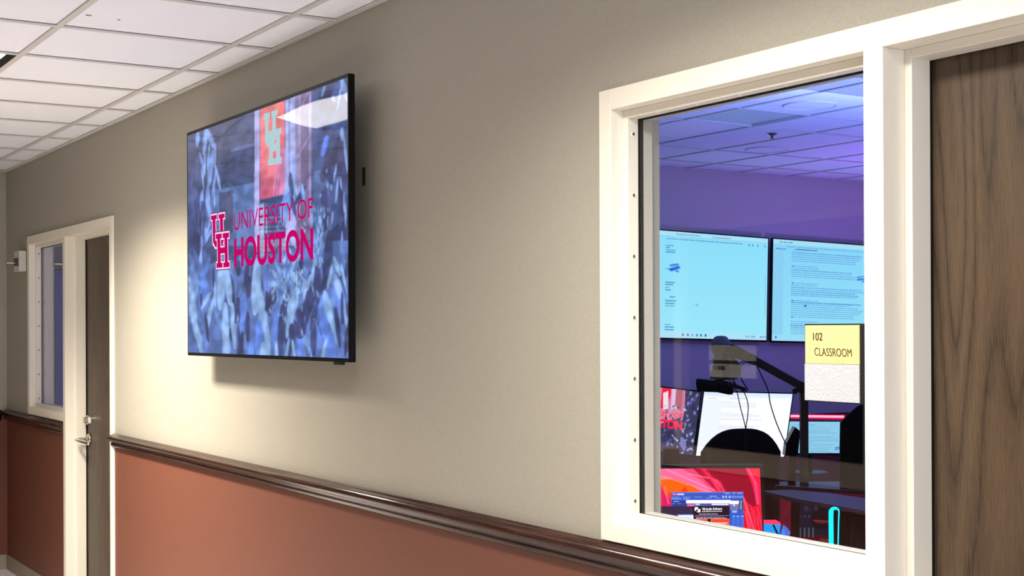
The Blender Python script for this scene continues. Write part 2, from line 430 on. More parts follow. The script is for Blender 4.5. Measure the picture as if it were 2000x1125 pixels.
rxl = [-9.47, -8.75, -7.585, -6.975, -5.76, -4.54, -3.32, -2.1]; ryl = [4.50 + T * k for k in range(-8, 8)]
pan = (-7.585, -7.585 + T, 4.50 - T, 4.50)
ceiling('ceiling', RX0, RX1, RY0, RY1, RCEIL, rxl, ryl, 'classroom ceiling behind the glass, tiled and washed in violet light', [pan], gap=0.0012)
bm = bmesh.new(); box(bm, RX0 - 0.1, RX0, RY0, RY1, 0.75, 3.3, 0); box(bm, RX0 - 0.1, RX0, RY0, RY1, FLOOR, 0.75, 1)
struct('wall_classroom_west', bm, [MT['roomwall'], MT['roommaroon']], 'violet lit classroom wall carrying the wall screens', 'wall')
bm = bmesh.new(); box(bm, RX0 - 0.1, RX1, RY1, RY1 + 0.1, FLOOR, 3.3)
struct('wall_classroom_north', bm, MT['roomwall'], 'far classroom wall out of view behind the window', 'wall')
bm = bmesh.new(); box(bm, RX1, RX1 + 0.1, RY0 - .142, RY1, FLOOR, 3.3)
struct('wall_classroom_east', bm, MT['roomwall'], 'classroom wall out of view at the right', 'wall')

# ------------------------------------------------------------------ hollow metal frames with sidelight and door
def framed_opening(X, n, far):
    root = thing('window_%d' % n, ((X[0] + X[3]) / 2, 0.06, FB),
                 ('far' if far else 'near') + ' cream metal frame holding a tall glass sidelight ' + ('at the left end of the corridor' if far else 'with a row of screws'), 'window', kind='structure')
    yr, ys, yg0, yg1, yb, ye = 0.0256, 0.0588, 0.0605, 0.0665, 0.104, 0.142
    st = 0.0212
    bm = bmesh.new()
    b = lambda *a: box(bm, *a)
    # left jamb, head, sill, mullion, right jamb : faces and soffits
    b(X[0], X[1], YF, ye, FB, FT)                                   # left jamb (sidelight height)
    b(X[1], X[4], YF, ye, FI, FT)                                   # head
    b(X[4], X[5], YF, ye, FLOOR, FT)                                # door jamb right
    b(X[2], X[3], YF, ye, FLOOR, FI)                                # mullion
    b(X[1], X[2], YF, ye, FB, FBI)                                  # sill
    # glazing stop round the sidelight (hall side)
    b(X[1], X[1] + st, yr, ys, FBI, FI); b(X[2] - st, X[2], yr, ys, FBI, FI)
    b(X[1] + st, X[2] - st, yr, ys, FI - st, FI); b(X[1] + st, X[2] - st, yr, ys, FBI, FBI + st)
    # stop on the room side
    b(X[1], X[1] + st, yg1 + 0.0075, yb, FBI, FI); b(X[2] - st, X[2], yg1 + 0.0075, yb, FBI, FI)
    b(X[1] + st, X[2] - st, yg1 + 0.0075, yb, FI - st, FI); b(X[1] + st, X[2] - st, yg1 + 0.0075, yb, FBI, FBI + st)
    # door stop
    d0, d1, ds = 0.0484, 0.1017, 0.0196
    b(X[3], X[3] + ds, d0, d1, FLOOR, FI); b(X[4] - ds, X[4], d0, d1, FLOOR, FI); b(X[3] + ds, X[4] - ds, d0, d1, FI - ds, FI)
    bmesh.ops.bevel(bm, geom=[e for e in bm.edges], offset=0.0012, segments=1, affect='EDGES')
    obj('window_frame', bm, MT['frame'], root)
    bm = bmesh.new()
    for y0, y1 in ((ys + 0.0002, yg0), (yg1, yg1 + 0.0073)):
        q = 0.006
        box(bm, X[1] + st - q, X[1] + st + 0.0005, y0, y1, FBI + st, FI - st); box(bm, X[2] - st - 0.0025, X[2] - st + q, y0, y1, FBI + st, FI - st)
        box(bm, X[1] + st, X[2] - st, y0, y1, FI - st - 0.002, FI - st + q)
    box(bm, X[1] + st, X[2] - st, ys + 0.0002, yg0, FBI + st - q, FBI + st + 0.0006)
    obj('gasket', bm, MT['gasket'], root)
    bm = bmesh.new(); box(bm, X[1] + 0.004, X[2] - 0.004, yg0, yg1, FBI + 0.004, FI - 0.004)
    obj('window_pane', bm, MT['glass'], root)
    for sx, ydir in ((X[1] + st, 1),):
        for k in range(7):
            z = 2.0707 - k * 0.155
            bm = bmesh.new()
            m4 = Matrix.Translation((sx + 0.0012, 0.0420, z)) @ Matrix.Rotation(PI / 2, 4, 'Y')
            bmesh.ops.create_cone(bm, cap_ends=True, segments=14, radius1=0.0052, radius2=0.0036, depth=0.0026, matrix=m4)
            bmesh.ops.create_cone(bm, cap_ends=True, segments=6, radius1=0.0009, radius2=0.0008, depth=0.0010, matrix=Matrix.Translation((sx + 0.0027, 0.0420, z)) @ Matrix.Rotation(PI / 2, 4, 'Y'))
            for f in list(bm.faces)[-8:]: f.material_index = 1
            obj('screw', bm, [MT['screw'], MT['gasket']], root)
    for k in range(5):
        x = X[1] + 0.13 + k * 0.155
        bm = bmesh.new()
        bmesh.ops.create_cone(bm, cap_ends=True, segments=14, radius1=0.0036, radius2=0.0052, depth=0.0026, matrix=Matrix.Translation((x, 0.0420, FI - st - 0.0012)))
        obj('screw', bm, MT['screw'], root)
    return root
w1 = framed_opening(NX, 1, False)
w2 = framed_opening(LX, 2, True)

def door(n, X, far, lever):
    y0, y1 = 0.1085, 0.1385
    lab = ('brown oak veneer door at the far left with a nickel lever and deadbolt' if far else 'brown oak veneer door filling the right edge of the picture')
    root = thing('door_%d' % n, ((X[3] + X[4]) / 2, 0.12, FLOOR), lab, 'door', kind='structure')
    bm = bmesh.new(); box(bm, X[3] + 0.001, X[3] + 0.0194, 0.1019, 0.1084, FLOOR, FI - 0.001)
    obj('door_gap_strip', bm, MT['gasket'], root)  # black strip stands in for the shade in the door gap
    obj('door_panel', bx(X[3] + 0.003, X[4] - 0.003, y0, y1, FLOOR + 0.008, FI - 0.003, bevel=0.001, seg=1), MT['oak'], root)
    lx = X[3] + 0.003 + 0.07
    hz, dz = 0.938, 1.052
    # deadbolt
    bm = bmesh.new()
    bmesh.ops.create_cone(bm, cap_ends=True, segments=24, radius1=0.031, radius2=0.028, depth=0.014, matrix=Matrix.Translation((lx, y0 - 0.007, dz)) @ Matrix.Rotation(PI / 2, 4, 'X'))
    bmesh.ops.create_cone(bm, cap_ends=True, segments=20, radius1=0.020, radius2=0.017, depth=0.022, matrix=Matrix.Translation((lx, y0 - 0.025, dz)) @ Matrix.Rotation(PI / 2, 4, 'X'))
    obj('deadbolt', bm, MT['steel'], root, label='round nickel deadbolt')
    bm = bmesh.new()
    bmesh.ops.create_cone(bm, cap_ends=True, segments=24, radius1=0.036, radius2=0.032, depth=0.012, matrix=Matrix.Translation((lx, y0 - 0.006, hz)) @ Matrix.Rotation(PI / 2, 4, 'X'))
    pts = arcpts([(lx, y0 - 0.01, hz), (lx, y0 - 0.035, hz), (lx, y0 - 0.060, hz), (lx + 0.012, y0 - 0.075, hz), (lx + 0.04, y0 - 0.080, hz), (lx + 0.30, y0 - 0.080, hz - 0.002)], 5)
    tube(bm, pts, [0.012] * 12 + [0.0105] * (len(pts) - 12), 12)
    hd = obj('door_handle', bm, MT['steel'], root, smooth=True, label='nickel lever handle')
    return root
door(1, NX, False, False)
door(2, LX, True, True)

# ------------------------------------------------------------------ chair rail
PROF = [(0, 1.0345), (0.006, 1.0355), (0.012, 1.031), (0.018, 1.0275), (0.026, 1.0265), (0.033, 1.0235), (0.0375, 1.017), (0.0385, 1.009),
        (0.036, 1.001), (0.030, 0.9955), (0.024, 0.992), (0.0205, 0.986), (0.021, 0.980), (0.020, 0.972), (0.015, 0.966), (0.008, 0.962), (0, 0.960)]
def rail(a, b, nrm, label, name='trim_1'):
    bm = bmesh.new(); sweep(bm, PROF, Vector(a), Vector(b), Vector(nrm))
    o = struct(name, bm, MT['rail'], label, 'chair rail')
    for p in o.data.polygons: p.use_smooth = len(p.vertices) == 4
    return o
rail((LX[5] + 0.0005, -0.0003, 0), (NX[2] - 0.0005, -0.0003, 0), (0, -1, 0), 'long dark wood chair rail between the terracotta and beige paint under the big screen')
rail((XEND + 0.0003, -0.0003, 0), (LX[2] - 0.0005, -0.0003, 0), (0, -1, 0), 'short dark wood chair rail under the far sidelight', 'trim_2')
rail((XEND + 0.0003, YBACK, 0), (XEND + 0.0003, -0.039, 0), (1, 0, 0), 'dark wood chair rail on the end wall at the far left', 'trim_3')

# base boards
def base(name, x0, x1, y0, y1, label):
    bm = bmesh.new(); box(bm, x0, x1, y0, y1, FLOOR, 0.04)
    bmesh.ops.bevel(bm, geom=bm.edges[:], offset=0.002, segments=2, affect='EDGES')
    struct(name, bm, MT['base'], label, 'baseboard')
base('baseboard_left', XEND, LX[2], -0.007, -0.0003, 'taupe vinyl cove base under the far sidelight')
base('baseboard_north', LX[5], NX[2], -0.007, -0.0003, 'taupe vinyl cove base below the terracotta wall, out of the frame')
base('baseboard_west', XEND + .0003, XEND + 0.007, YBACK, -0.008, 'taupe vinyl cove base on the end wall')

# ------------------------------------------------------------------ opposite side of the corridor (seen mirrored in the glass)
root = thing('window_3', ((GX0 + GX1) / 2, YBACK, GZ0), 'wide dark glazed front on the opposite wall, seen mirrored in the near glass', 'window', kind='structure')
bm = bmesh.new()
for a_ in ((GX0, GX1, GZ0, GZ0 + 0.12), (GX0, GX1, GZ1 - 0.05, GZ1), (GX0, GX0 + 0.05, GZ0 + .12, GZ1 - .05), (GX1 - 0.05, GX1, GZ0 + .12, GZ1 - .05), (-6.44, -6.37, GZ0 + .12, GZ1 - .05), (-4.93, -4.90, GZ0 + .12, GZ1 - .05)):
    box(bm, a_[0], a_[1], YBACK - 0.1, YBACK + 0.012, a_[2], a_[3])
obj('window_frame', bm, MT['band'], root)
obj('window_pane', bx(GX0 + .05, GX1 - .05, YBACK - 0.06, YBACK - 0.05, GZ0 + .12, GZ1 - .05), mat('dark_window_glass', (0.012, 0.012, 0.016), 0.25, spec=0.15), root)
n = thing('notice_board', (-5.99, YBACK - 0.05, 1.30), 'white paper notices taped to the opposite glazing, mirrored in the near glass', 'notice')
obj('paper', bx(-6.19, -5.79, YBACK - 0.0497, YBACK - 0.048, 1.30, 1.48), MT['paper'], n)
for a_ in ((-6.19, -5.79, 1.375, 1.395), (-6.12, -6.05, 1.34, 1.365)):
    obj('print', bx(a_[0], a_[1], YBACK - 0.0479, YBACK - 0.0474, a_[2], a_[3]), MT['ink'], n)

# ------------------------------------------------------------------ ceiling fixtures
for k, (xa, xb) in enumerate(FIX):
    y1, y0 = A1 - 0.014, A1 - T + 0.014
    r = thing('ceiling_light', ((xa + xb) / 2, (y0 + y1) / 2, CEIL), ('recessed ceiling light with a bright panel and dark trim at the left edge', 'recessed ceiling light over the near glass window, out of the frame')[k], 'ceiling light')
    bm = bmesh.new()
    X0, X1 = xb + 0.012, xa - 0.012
    i0, i1 = X0 + 0.006, X1 - 0.006; j1, j0 = FY0 + 0.0, FY1
    for a in ((X0, i0, y0, y1), (i1, X1, y0, y1), (i0, i1, j1, y1), (i0, i1, y0, j0)): box(bm, *a, CEIL + 0.001, CEIL + 0.05)
    obj('trim_ring', bm, MT['blackgloss'], r, label='black trim')
    obj('diffuser', bx(i0, i1, j0, j1, CEIL + 0.004, CEIL + 0.03), MT['diffuser'], r)
    obj('housing', bx(X0, X1, y0, y1, CEIL + 0.051, CEIL + 0.12), MT['greymetal'], r)

# ------------------------------------------------------------------ the big wall screen
YS = -0.100
def tvp(u, v): return at(u, v, 'y', YS)
TL, BR = Vector((-5.963, YS, 2.431)), Vector((-4.287, YS, 1.4685))
def build_tv(root, c, ex, nrm, wd, ht, slim=0.022, bez=0.007, top=None, back=0.035, wall=0.0):
    """c = centre of front face, ex = unit vector to the right seen from the front, nrm = outward; returns screen corners"""
    ez = ex.cross(nrm) * -1
    if ez.z < 0: ez = -ez
    def P(a, b, d): return c + ex * a + ez * b - nrm * d
    bm = bmesh.new()
    w2_, h2 = wd / 2, ht / 2
    o = [(-w2_, h2), (w2_, h2), (w2_, -h2), (-w2_, -h2)]
    slab(bm, [P(a, b, 0.0015) for a, b in o], -nrm * slim)
    bmesh.ops.bevel(bm, geom=bm.edges[:], offset=0.002, segments=2, affect='EDGES')
    obj('cabinet', bm, MT['blackgloss'], root)
    # bezel: four strips proud of the glass
    bm = bmesh.new()
    bb = bez * 1.9; tb = top or bez
    for a0, a1, b0, b1 in ((-w2_, w2_, h2 - tb, h2), (-w2_, w2_, -h2, -h2 + bb), (-w2_, -w2_ + bez, -h2 + bb, h2 - tb), (w2_ - bez, w2_, -h2 + bb, h2 - tb)):
        slab(bm, [P(a0, b1, -0.0005), P(a1, b1, -0.0005), P(a1, b0, -0.0005), P(a0, b0, -0.0005)], -nrm * 0.0035)
    obj('bezel', bm, MT['blackgloss'], root)
    bm = bmesh.new()
    slab(bm, [P(a * 0.72, b * 0.66 - 0.05, slim) for a, b in o], -nrm * back)
    bmesh.ops.bevel(bm, geom=bm.edges[:], offset=0.006, segments=2, affect='EDGES')
    obj('rear_housing', bm, MT['black'], root)
    bm = bmesh.new()
    slab(bm, [P(a * 0.3, b * 0.4, slim + back) for a, b in o], -nrm * (wall - slim - back - 0.001))
    obj('wall_bracket', bm, MT['greymetal'], root)
    i = [(-w2_ + bez, h2 - tb), (w2_ - bez, h2 - tb), (w2_ - bez, -h2 + bb), (-w2_ + bez, -h2 + bb)]
    return [P(a, b, 0.0) for a, b in i]
cen = (TL + BR) / 2
tv = thing('television', (cen.x, 0, BR.z), 'large wall mounted black television showing a red university name over a blue garden scene', 'television')
cor = build_tv(tv, cen, Vector((1, 0, 0)), Vector((0, -1, 0)), BR.x - TL.x, TL.z - BR.z, wall=-YS, top=0.013)
bm = bmesh.new()
p = tvp(657, 712); box(bm, p.x - 0.030, p.x + 0.030, YS + 0.003, YS + 0.018, BR.z - 0.010, BR.z + 0.001)
obj('sensor', bm, MT['black'], tv)
Us = lambda u, v: ((tvp(u, v).x - cor[0].x) / (cor[1].x - cor[0].x), (cor[0].z - tvp(u, v).z) / (cor[0].z - cor[3].z))

pic = Pic(400, 470, (68, 82, 126))
def q(pts, c, al=1.0): pic.poly([Us(*p_) for p_ in pts], c, al)
def lf(u, v, ru, rv, ang, c, al=1.0, edge=0.35, pw=0.8):
    a, b = Us(u, v); s_u = abs(Us(u + 10, v)[0] - a) / 10; s_v = abs(Us(u, v + 10)[1] - b) / 10
    pic.leaf(a, b, ru * s_u, rv * s_v, ang, c, al, edge, s_v / s_u, pw)
rnd = random.Random(11)
# building facade bands, upper left
q([(366, 255), (500, 205), (500, 330), (366, 400)], (78, 86, 122))
q([(430, 300), (500, 285), (500, 345), (430, 362)], (60, 70, 112), 0.8)
for k in range(5):
    q([(430, 262 + k * 20), (500, 247 + k * 20), (500, 249 + k * 20), (430, 265 + k * 20)], (66, 74, 108), 0.7)
q([(449, 290), (498, 279), (498, 285), (452, 297)], (104, 122, 176), 0.7)
q([(412, 372), (500, 356), (500, 480), (412, 480)], (92, 118, 172))
q([(428, 377), (455, 372), (455, 455), (428, 455)], (70, 82, 122))
q([(440, 378), (452, 376), (452, 440), (440, 440)], (88, 88, 118), 0.6)
for k in range(4): q([(456, 376 + k * 20), (498, 369 + k * 20), (498, 370 + k * 20), (456, 377.5 + k * 20)], (78, 102, 160), 0.6)
for _ in range(14):
    a, b = rnd.uniform(425, 450), rnd.uniform(345, 372); d = rnd.uniform(-9, 9)
    pic.line(*Us(a, b), *Us(a + d, b + rnd.uniform(4, 14)), 0.0012, (130, 160, 215), 0.5)
# pillar, banner and brick bay
q([(497, 190), (507, 190), (507, 480), (497, 480)], (166, 166, 220))
q([(557, 170), (578, 170), (578, 480), (557, 480)], (160, 168, 224))
q([(564, 170), (566, 170), (566, 420), (564, 420)], (92, 108, 170))
q([(570, 300), (578, 300), (578, 400), (570, 400)], (120, 150, 222), 0.7)
q([(577, 160), (609, 160), (609, 470), (577, 470)], (116, 104, 146))
q([(578, 160), (583, 160), (583, 420), (578, 420)], (148, 142, 190), 0.6)
q([(584, 160), (586.5, 160), (586.5, 430), (584, 430)], (170, 160, 208), 0.8)
q([(604, 150), (606, 150), (606, 440), (604, 440)], (178, 168, 210), 0.9)
q([(607, 150), (609, 150), (609, 440), (607, 440)], (120, 120, 170), 0.9)
for (a, b, c_, d) in ((603, 175, 580, 232), (606, 262, 578, 312)): pic.line(*Us(a, b), *Us(c_, d), 0.0028, (172, 160, 206), 0.9)
for (a, b, c_, d) in ((606, 300, 590, 330), (606, 340, 590, 362)): pic.line(*Us(a, b), *Us(c_, d), 0.0012, (80, 70, 110), 0.8)
U0, V0 = Us(507.5, 208); U1, V1 = Us(557, 380)
pic.grad(U0, U1, 0.0, V1, (222, 116, 118), (190, 84, 124))
m_ = (pic.U > U0) & (pic.U < U1) & (pic.V < V1)
gl = np.exp(-(((pic.U - (U0 + (U1 - U0) * .35)) / .05) ** 2 + ((pic.V - V1 * .45) / (V1 * .4)) ** 2))
pic.mix(gl * m_ * 0.45, (238, 150, 140))
for du, al in ((0.62, .5), (0.75, .55), (0.86, .5), (0.93, .4)):
    a = U0 + (U1 - U0) * du
    pic.line(a, V1 * 0.78, a - 0.012, V1 * 0.985, 0.0035, (222, 170, 214), al)
pic.mix(np.clip((pic.U - U0) / (U1 - U0) - 0.45, 0, 1) * 1.1 * m_ * (pic.V > V1 * .5), (206, 150, 214))
# steps and doors below the banner
q([(507, 390), (557, 380), (557, 480), (507, 480)], (66, 80, 128))
q([(508, 398), (516, 396), (516, 520), (508, 520)], (176, 190, 226), 0.8)
q([(519, 396), (522, 396), (522, 520), (519, 520)], (150, 160, 206), 0.6)
for k in range(9):
    y = 425 + k * 9; q([(500, y), (560, y - 3), (560, y - 1), (500, y + 3)], (188, 184, 220), 0.45)
q([(500, 470), (560, 466), (560, 490), (500, 492)], (196, 176, 200), 0.5)
# right-hand planting, dark
q([(609, 140), (680, 120), (680, 480), (609, 480)], (70, 84, 132))
q([(612, 335), (640, 330), (650, 480), (612, 480)], (92, 110, 160), 0.8)
for _ in range(30):
    lf(rnd.uniform(632, 678), rnd.uniform(250, 470), rnd.uniform(5, 11), rnd.uniform(14, 34), rnd.uniform(-.4, .4), rnd.choice([(58, 60, 98), (66, 70, 112), (54, 62, 104)]), 0.75)
for _ in range(8):
    lf(rnd.uniform(620, 650), rnd.uniform(170, 215), rnd.uniform(6, 12), rnd.uniform(10, 24), rnd.uniform(-.6, .6), (66, 68, 108), 0.6)
for u, v, a, b, g in ((672, 172, 6, 34, -.25), (664, 185, 3.5, 30, .2), (632, 176, 4, 14, .3), (651, 193, 3.2, 7, -.3), (668, 262, 5, 14, 0), (675, 300, 3.5, 40, -.1), (656, 330, 2.6, 12, .1), (653, 345, 2.4, 10, .1), (658, 372, 3, 26, .1), (666, 358, 2.6, 14, -.1),
                       (638, 334, 2.4, 5, 0), (640, 362, 2.6, 6, 0), (647, 366, 2, 6, 0), (626, 382, 2, 4, 0), (675, 420, 2.6, 24, 0), (649, 425, 3, 12, .1), (640, 432, 2.4, 12, .1), (668, 470, 2.5, 20, 0), (672, 395, 2.4, 22, 0)):
    lf(u, v, a, b, g, (134, 166, 226), 0.85)
lf(634, 285, 8, 20, .25, (88, 118, 218), 1.0, .4, .5)
lf(632, 290, 4, 14, .25, (104, 138, 232), 0.8, .5, .5)
# tall plant at the left
for u, v, a, b, g in ((386, 272, 5.5, 16, .05), (401, 272, 6, 30, .12), (411, 270, 6, 28, -.35), (395, 318, 4, 24, -.25), (399, 322, 3.5, 26, .05), (412, 322, 8, 28, .15), (407, 306, 2.6, 26, .1),
                       (420, 302, 3.4, 24, .05), (410, 344, 6, 20, .1), (425, 345, 3.6, 30, -.2), (419, 352, 2.4, 22, .1), (396, 352, 2.4, 24, -.1), (406, 392, 6.5, 34, .0), (417, 372, 4.4, 14, 0), (394, 392, 5, 22, .05), (419, 392, 2, 16, 0),
                       (388, 430, 2.2, 24, 0), (395, 434, 2.8, 22, 0), (412, 420, 4, 30, -.15), (406, 440, 7, 30, .2), (392, 500, 5, 46, .05), (400, 470, 6, 26, .6)):
    lf(u, v, a, b, g, (124, 156, 226), 0.9)
    lf(u + 0.8, v + 2, a * .5, b * .6, g, (146, 178, 236), 0.5)
for u, v in ((377, 385), (382, 395), (376, 340), (384, 330), (372, 370)): lf(u, v, 4, 24, .1, (94, 104, 168), 0.5)
for _ in range(16): lf(rnd.uniform(368, 400), rnd.uniform(400, 520), rnd.uniform(4, 9), rnd.uniform(16, 34), rnd.uniform(-.3, .3), rnd.choice([(58, 68, 114), (66, 80, 130), (54, 62, 104)]), 0.6)
q([(371, 500), (388, 498), (388, 522), (371, 525)], (88, 104, 130), 0.6)
# petals at the middle, below the banner
lf(561, 372, 6, 26, .35, (126, 166, 228), 1); lf(569, 360, 6.5, 24, -.1, (70, 84, 130), 1); lf(577, 366, 3.4, 26, -.25, (134, 170, 226), .9)
lf(586, 383, 6, 22, .6, (64, 78, 124), 1); lf(592, 378, 4, 22, -.1, (120, 162, 230), 1); lf(557, 405, 13, 26, .15, (112, 152, 228), 1); lf(555, 425, 9, 16, .1, (124, 168, 228), .7); lf(573, 402, 5, 22, -.2, (66, 80, 134), 1)
# lower field of leaves: big soft shapes, then lights and darks
base_cols = [(108, 142, 206), (84, 108, 172), (124, 162, 220), (80, 100, 158), (98, 130, 210)]
V5 = lambda v: Us(500, v)[1]
q([(366, 520), (520, 500), (610, 470), (690, 470), (690, 760), (366, 760)], (92, 118, 182), 0.9)
for _ in range(150):
    u = rnd.uniform(366, 684); v = rnd.uniform(505, 705); v -= 10 if u > 600 else 0
    lf(u, v, rnd.uniform(4, 10), rnd.uniform(14, 34), rnd.uniform(-.45, .35), rnd.choice(base_cols), 0.6, .5)
for _ in range(46):
    lf(rnd.uniform(440, 684), rnd.uniform(520, 705), rnd.uniform(4, 9), rnd.uniform(12, 32), rnd.uniform(-.3, .4), rnd.choice([(52, 58, 98), (58, 66, 112), (62, 58, 98)]), 0.8, .45)
for u, v, a, b, g, c_ in (
    (376, 600, 9, 62, -.12, 0), (388, 660, 7, 44, -.2, 0), (396, 560, 8, 40, 0, 1), (432, 552, 12, 54, .05, 0), (446, 560, 9, 38, -.1, 0), (440, 640, 9, 50, 0, 0), (456, 636, 7, 46, -.05, 0), (442, 684, 10, 36, 0, 0),
    (402, 588, 5, 20, .5, 0), (414, 600, 4, 26, .2, 0), (420, 575, 3, 26, 0, 0), (408, 622, 5, 20, .1, 0), (475, 600, 9, 30, 0, 1), (472, 640, 6, 22, 0, 1), (500, 560, 13, 56, .04, 0), (510, 600, 11, 50, -.12, 0), (520, 650, 8, 54, -.12, 0),
    (506, 668, 12, 44, 0, 1), (514, 692, 10, 24, 0, 0), (489, 690, 8, 26, .1, 1), (538, 640, 8, 36, .05, 1), (540, 690, 5, 24, 0, 0), (568, 610, 9, 26, 0, 0), (574, 590, 10, 30, .2, 0), (562, 640, 5, 22, .1, 0), (560, 690, 4, 30, .15, 0),
    (574, 692, 4, 34, -.1, 0), (586, 676, 8, 30, .05, 1), (600, 560, 6, 26, .3, 0), (632, 620, 14, 44, -.1, 1), (640, 600, 10, 34, -.2, 0), (648, 630, 6, 40, -.2, 0), (644, 682, 17, 36, 0, 1), (632, 690, 5, 30, .2, 0),
    (664, 575, 12, 34, -.2, 1), (660, 560, 8, 26, -.2, 0), (674, 610, 4, 30, -.1, 0), (610, 690, 3, 24, .15, 0), (612, 636, 4, 14, .1, 0), (644, 540, 5, 26, .2, 0), (612, 530, 5, 22, .1, 0), (672, 545, 4, 30, -.2, 0), (658, 520, 6, 22, -.3, 0)):
    lf(u, v, a, b, g, ((140, 176, 226), (98, 134, 226))[c_], 0.92, .4, .7)
    lf(u - a * .2, v - 4, a * .45, b * .6, g, ((150, 184, 232), (104, 140, 232))[c_], 0.5, .5)
for u, v, a, b, g in ((486, 560, 7, 22, .05), (462, 606, 4, 26, .1), (526, 585, 7, 24, .3), (548, 660, 8, 44, 0), (538, 560, 4, 16, .1), (470, 670, 6, 22, .2), (556, 586, 7, 30, .3), (586, 632, 14, 30, 0), (600, 600, 10, 34, .1), (612, 660, 8, 36, 0),
                      (620, 555, 10, 40, 0), (570, 648, 8, 16, 0), (668, 600, 4, 30, 0), (660, 640, 6, 40, -.1), (404, 640, 4, 30, -.1), (393, 585, 3, 12, 0), (484, 638, 6, 30, 0), (417, 540, 3, 22, 0), (640, 500, 12, 50, .1), (586, 530, 8, 30, .1)):
    lf(u, v, a, b, g, (56, 62, 106), 0.85, .45, .6)
for _ in range(170):
    u = rnd.gauss(566, 22); v = rnd.gauss(545, 34)
    lf(u, v, rnd.uniform(1.5, 3.2), rnd.uniform(4, 9), rnd.uniform(-.35, .35), rnd.choice([(150, 190, 232), (136, 176, 228), (160, 198, 234), (104, 136, 196)]), 0.6)
for _ in range(60):
    u = rnd.uniform(608, 634); v = rnd.uniform(405, 520)
    lf(u, v, rnd.uniform(1.4, 3), rnd.uniform(5, 11), rnd.uniform(-.35, .35), rnd.choice([(144, 184, 232), (120, 158, 220)]), 0.7)
for _ in range(26):
    lf(rnd.uniform(540, 600), rnd.uniform(430, 500), rnd.uniform(1, 2.4), rnd.uniform(4, 12), rnd.uniform(-.9, .9), rnd.choice([(160, 186, 230), (60, 70, 116), (190, 190, 226)]), 0.7)
pic.blur(2)
g8 = np.random.RandomState(5).normal(0, 1, (60, 40)); yy_ = (np.linspace(0, 59, 470)).astype(int); xx_ = (np.linspace(0, 39, 400)).astype(int)
low = g8[yy_][:, xx_]
for _ in range(60): low = (low + np.roll(low, 1, 0) + np.roll(low, -1, 0) + np.roll(low, 1, 1) + np.roll(low, -1, 1)) / 5
pic.a *= (1 + 0.10 * np.clip(low * 2, -1.2, 1.2))[..., None]
gn = np.random.RandomState(3).normal(0, 0.012, pic.a.shape[:2])[..., None]
pic.a = np.clip(pic.a + gn, 0, 1)
MT['tvscreen'] = screen_mat('television_screen', 1.05, spec=0.16, rough=0.03, wavy=0.012)
sc = screen('screen', pic, *cor, MT['tvscreen'], tv)
MAG = emit_mat('screen_magenta', rgb(196, 8, 104)); DKM = emit_mat('screen_dark_magenta', rgb(120, 20, 80)); PALE = emit_mat('screen_pale', rgb(232, 214, 236)); MINT = emit_mat('screen_mint', rgb(176, 206, 212))
def tq(u0, v0, u1, v1, u2, v2, u3, v3, lift):
    return [Vector((p_.x, YS - lift, p_.z)) for p_ in (tvp(u0, v0), tvp(u1, v1), tvp(u2, v2), tvp(u3, v3))]
a = tq(457, 415.5, 611.5, 385, 611.5, 424.5, 457, 450.5, 0.0006)
text_quad('lettering', 'UNIVERSITY OF', *a, MAG, sc, bold=0.0, nrm=Vector((0, -1, 0)))
a = tq(457.5, 465, 612, 443, 612, 508, 457.5, 523, 0.0006)
text_quad('lettering', 'HOUSTON', *a, MAG, sc, bold=0.032, nrm=Vector((0, -1, 0)))
# interlocked letter emblem
UR = [(0.0, .34, .0, .09), (.08, .26, .0, .52), (.44, .78, .0, .09), (.50, .68, .0, .52)]
HR = [(.25, .60, .36, .46), (.33, .51, .36, 1.0), (.64, 1.0, .36, .46), (.73, .91, .36, 1.0), (.25, .60, .90, 1.0), (.64, 1.0, .90, 1.0), (.33, .91, .62, .74)]
def emblem(tl, tr, br, bl, layers, lift0, name, parent):
    wv, hv = (tr - tl).length, (bl - tl).length
    k = 0
    for part in ('U', 'H'):
        for d, m in layers:
            bm = bmesh.new()
            def rct(u0, u1, v0, v1):
                u0 -= d / wv; u1 += d / wv; v0 -= d / hv; v1 += d / hv
                vs = []
                for (a_, b_) in ((u0, v0), (u1, v0), (u1, v1), (u0, v1)):
                    p_ = (tl * (1 - a_) + tr * a_) * (1 - b_) + (bl * (1 - a_) + br * a_) * b_
                    vs.append(bm.verts.new(p_ + Vector((0, -1, 0)) * (lift0 + k * 0.00012 + 0.00001 * len(bm.faces))))
                bm.faces.new(vs)
            for r_ in (UR if part == 'U' else HR): rct(*r_)
            if part == 'U':
                def pl(pts):
                    vs = []
                    for a_, b_ in pts:
                        p_ = (tl * (1 - a_) + tr * a_) * (1 - b_) + (bl * (1 - a_) + br * a_) * b_
                        vs.append(bm.verts.new(p_ + Vector((0, -1, 0)) * (lift0 + k * 0.00012)))
                    bm.faces.new(vs)
                e, f = d / wv, d / hv
                pl([(.08 - e, .40), (.68 + e, .40 - f * 0), (.68 + e, .53 + f), (.55, .62 + f), (.20, .62 + f), (.08 - e, .53 + f)] if d >= 0 else [(.08, .5), (.68, .5), (.6, .6), (.2, .6)])
                pass
            obj(name, bm, m, parent); k += 1
    # gap between the uprights of the U
e4 = tq(412.5, 421, 447.5, 415, 449.5, 522, 415.5, 524.5, 0.0006)
emblem(*e4, [(0.0095, DKM), (0.006, PALE), (-0.0012, MAG)], 0.0007, 'emblem', sc)
e4 = tq(516, 224, 550, 212, 550, 318, 516, 325, 0.0006)
emblem(*e4, [(0.002, MINT)], 0.0007, 'banner_emblem', sc)

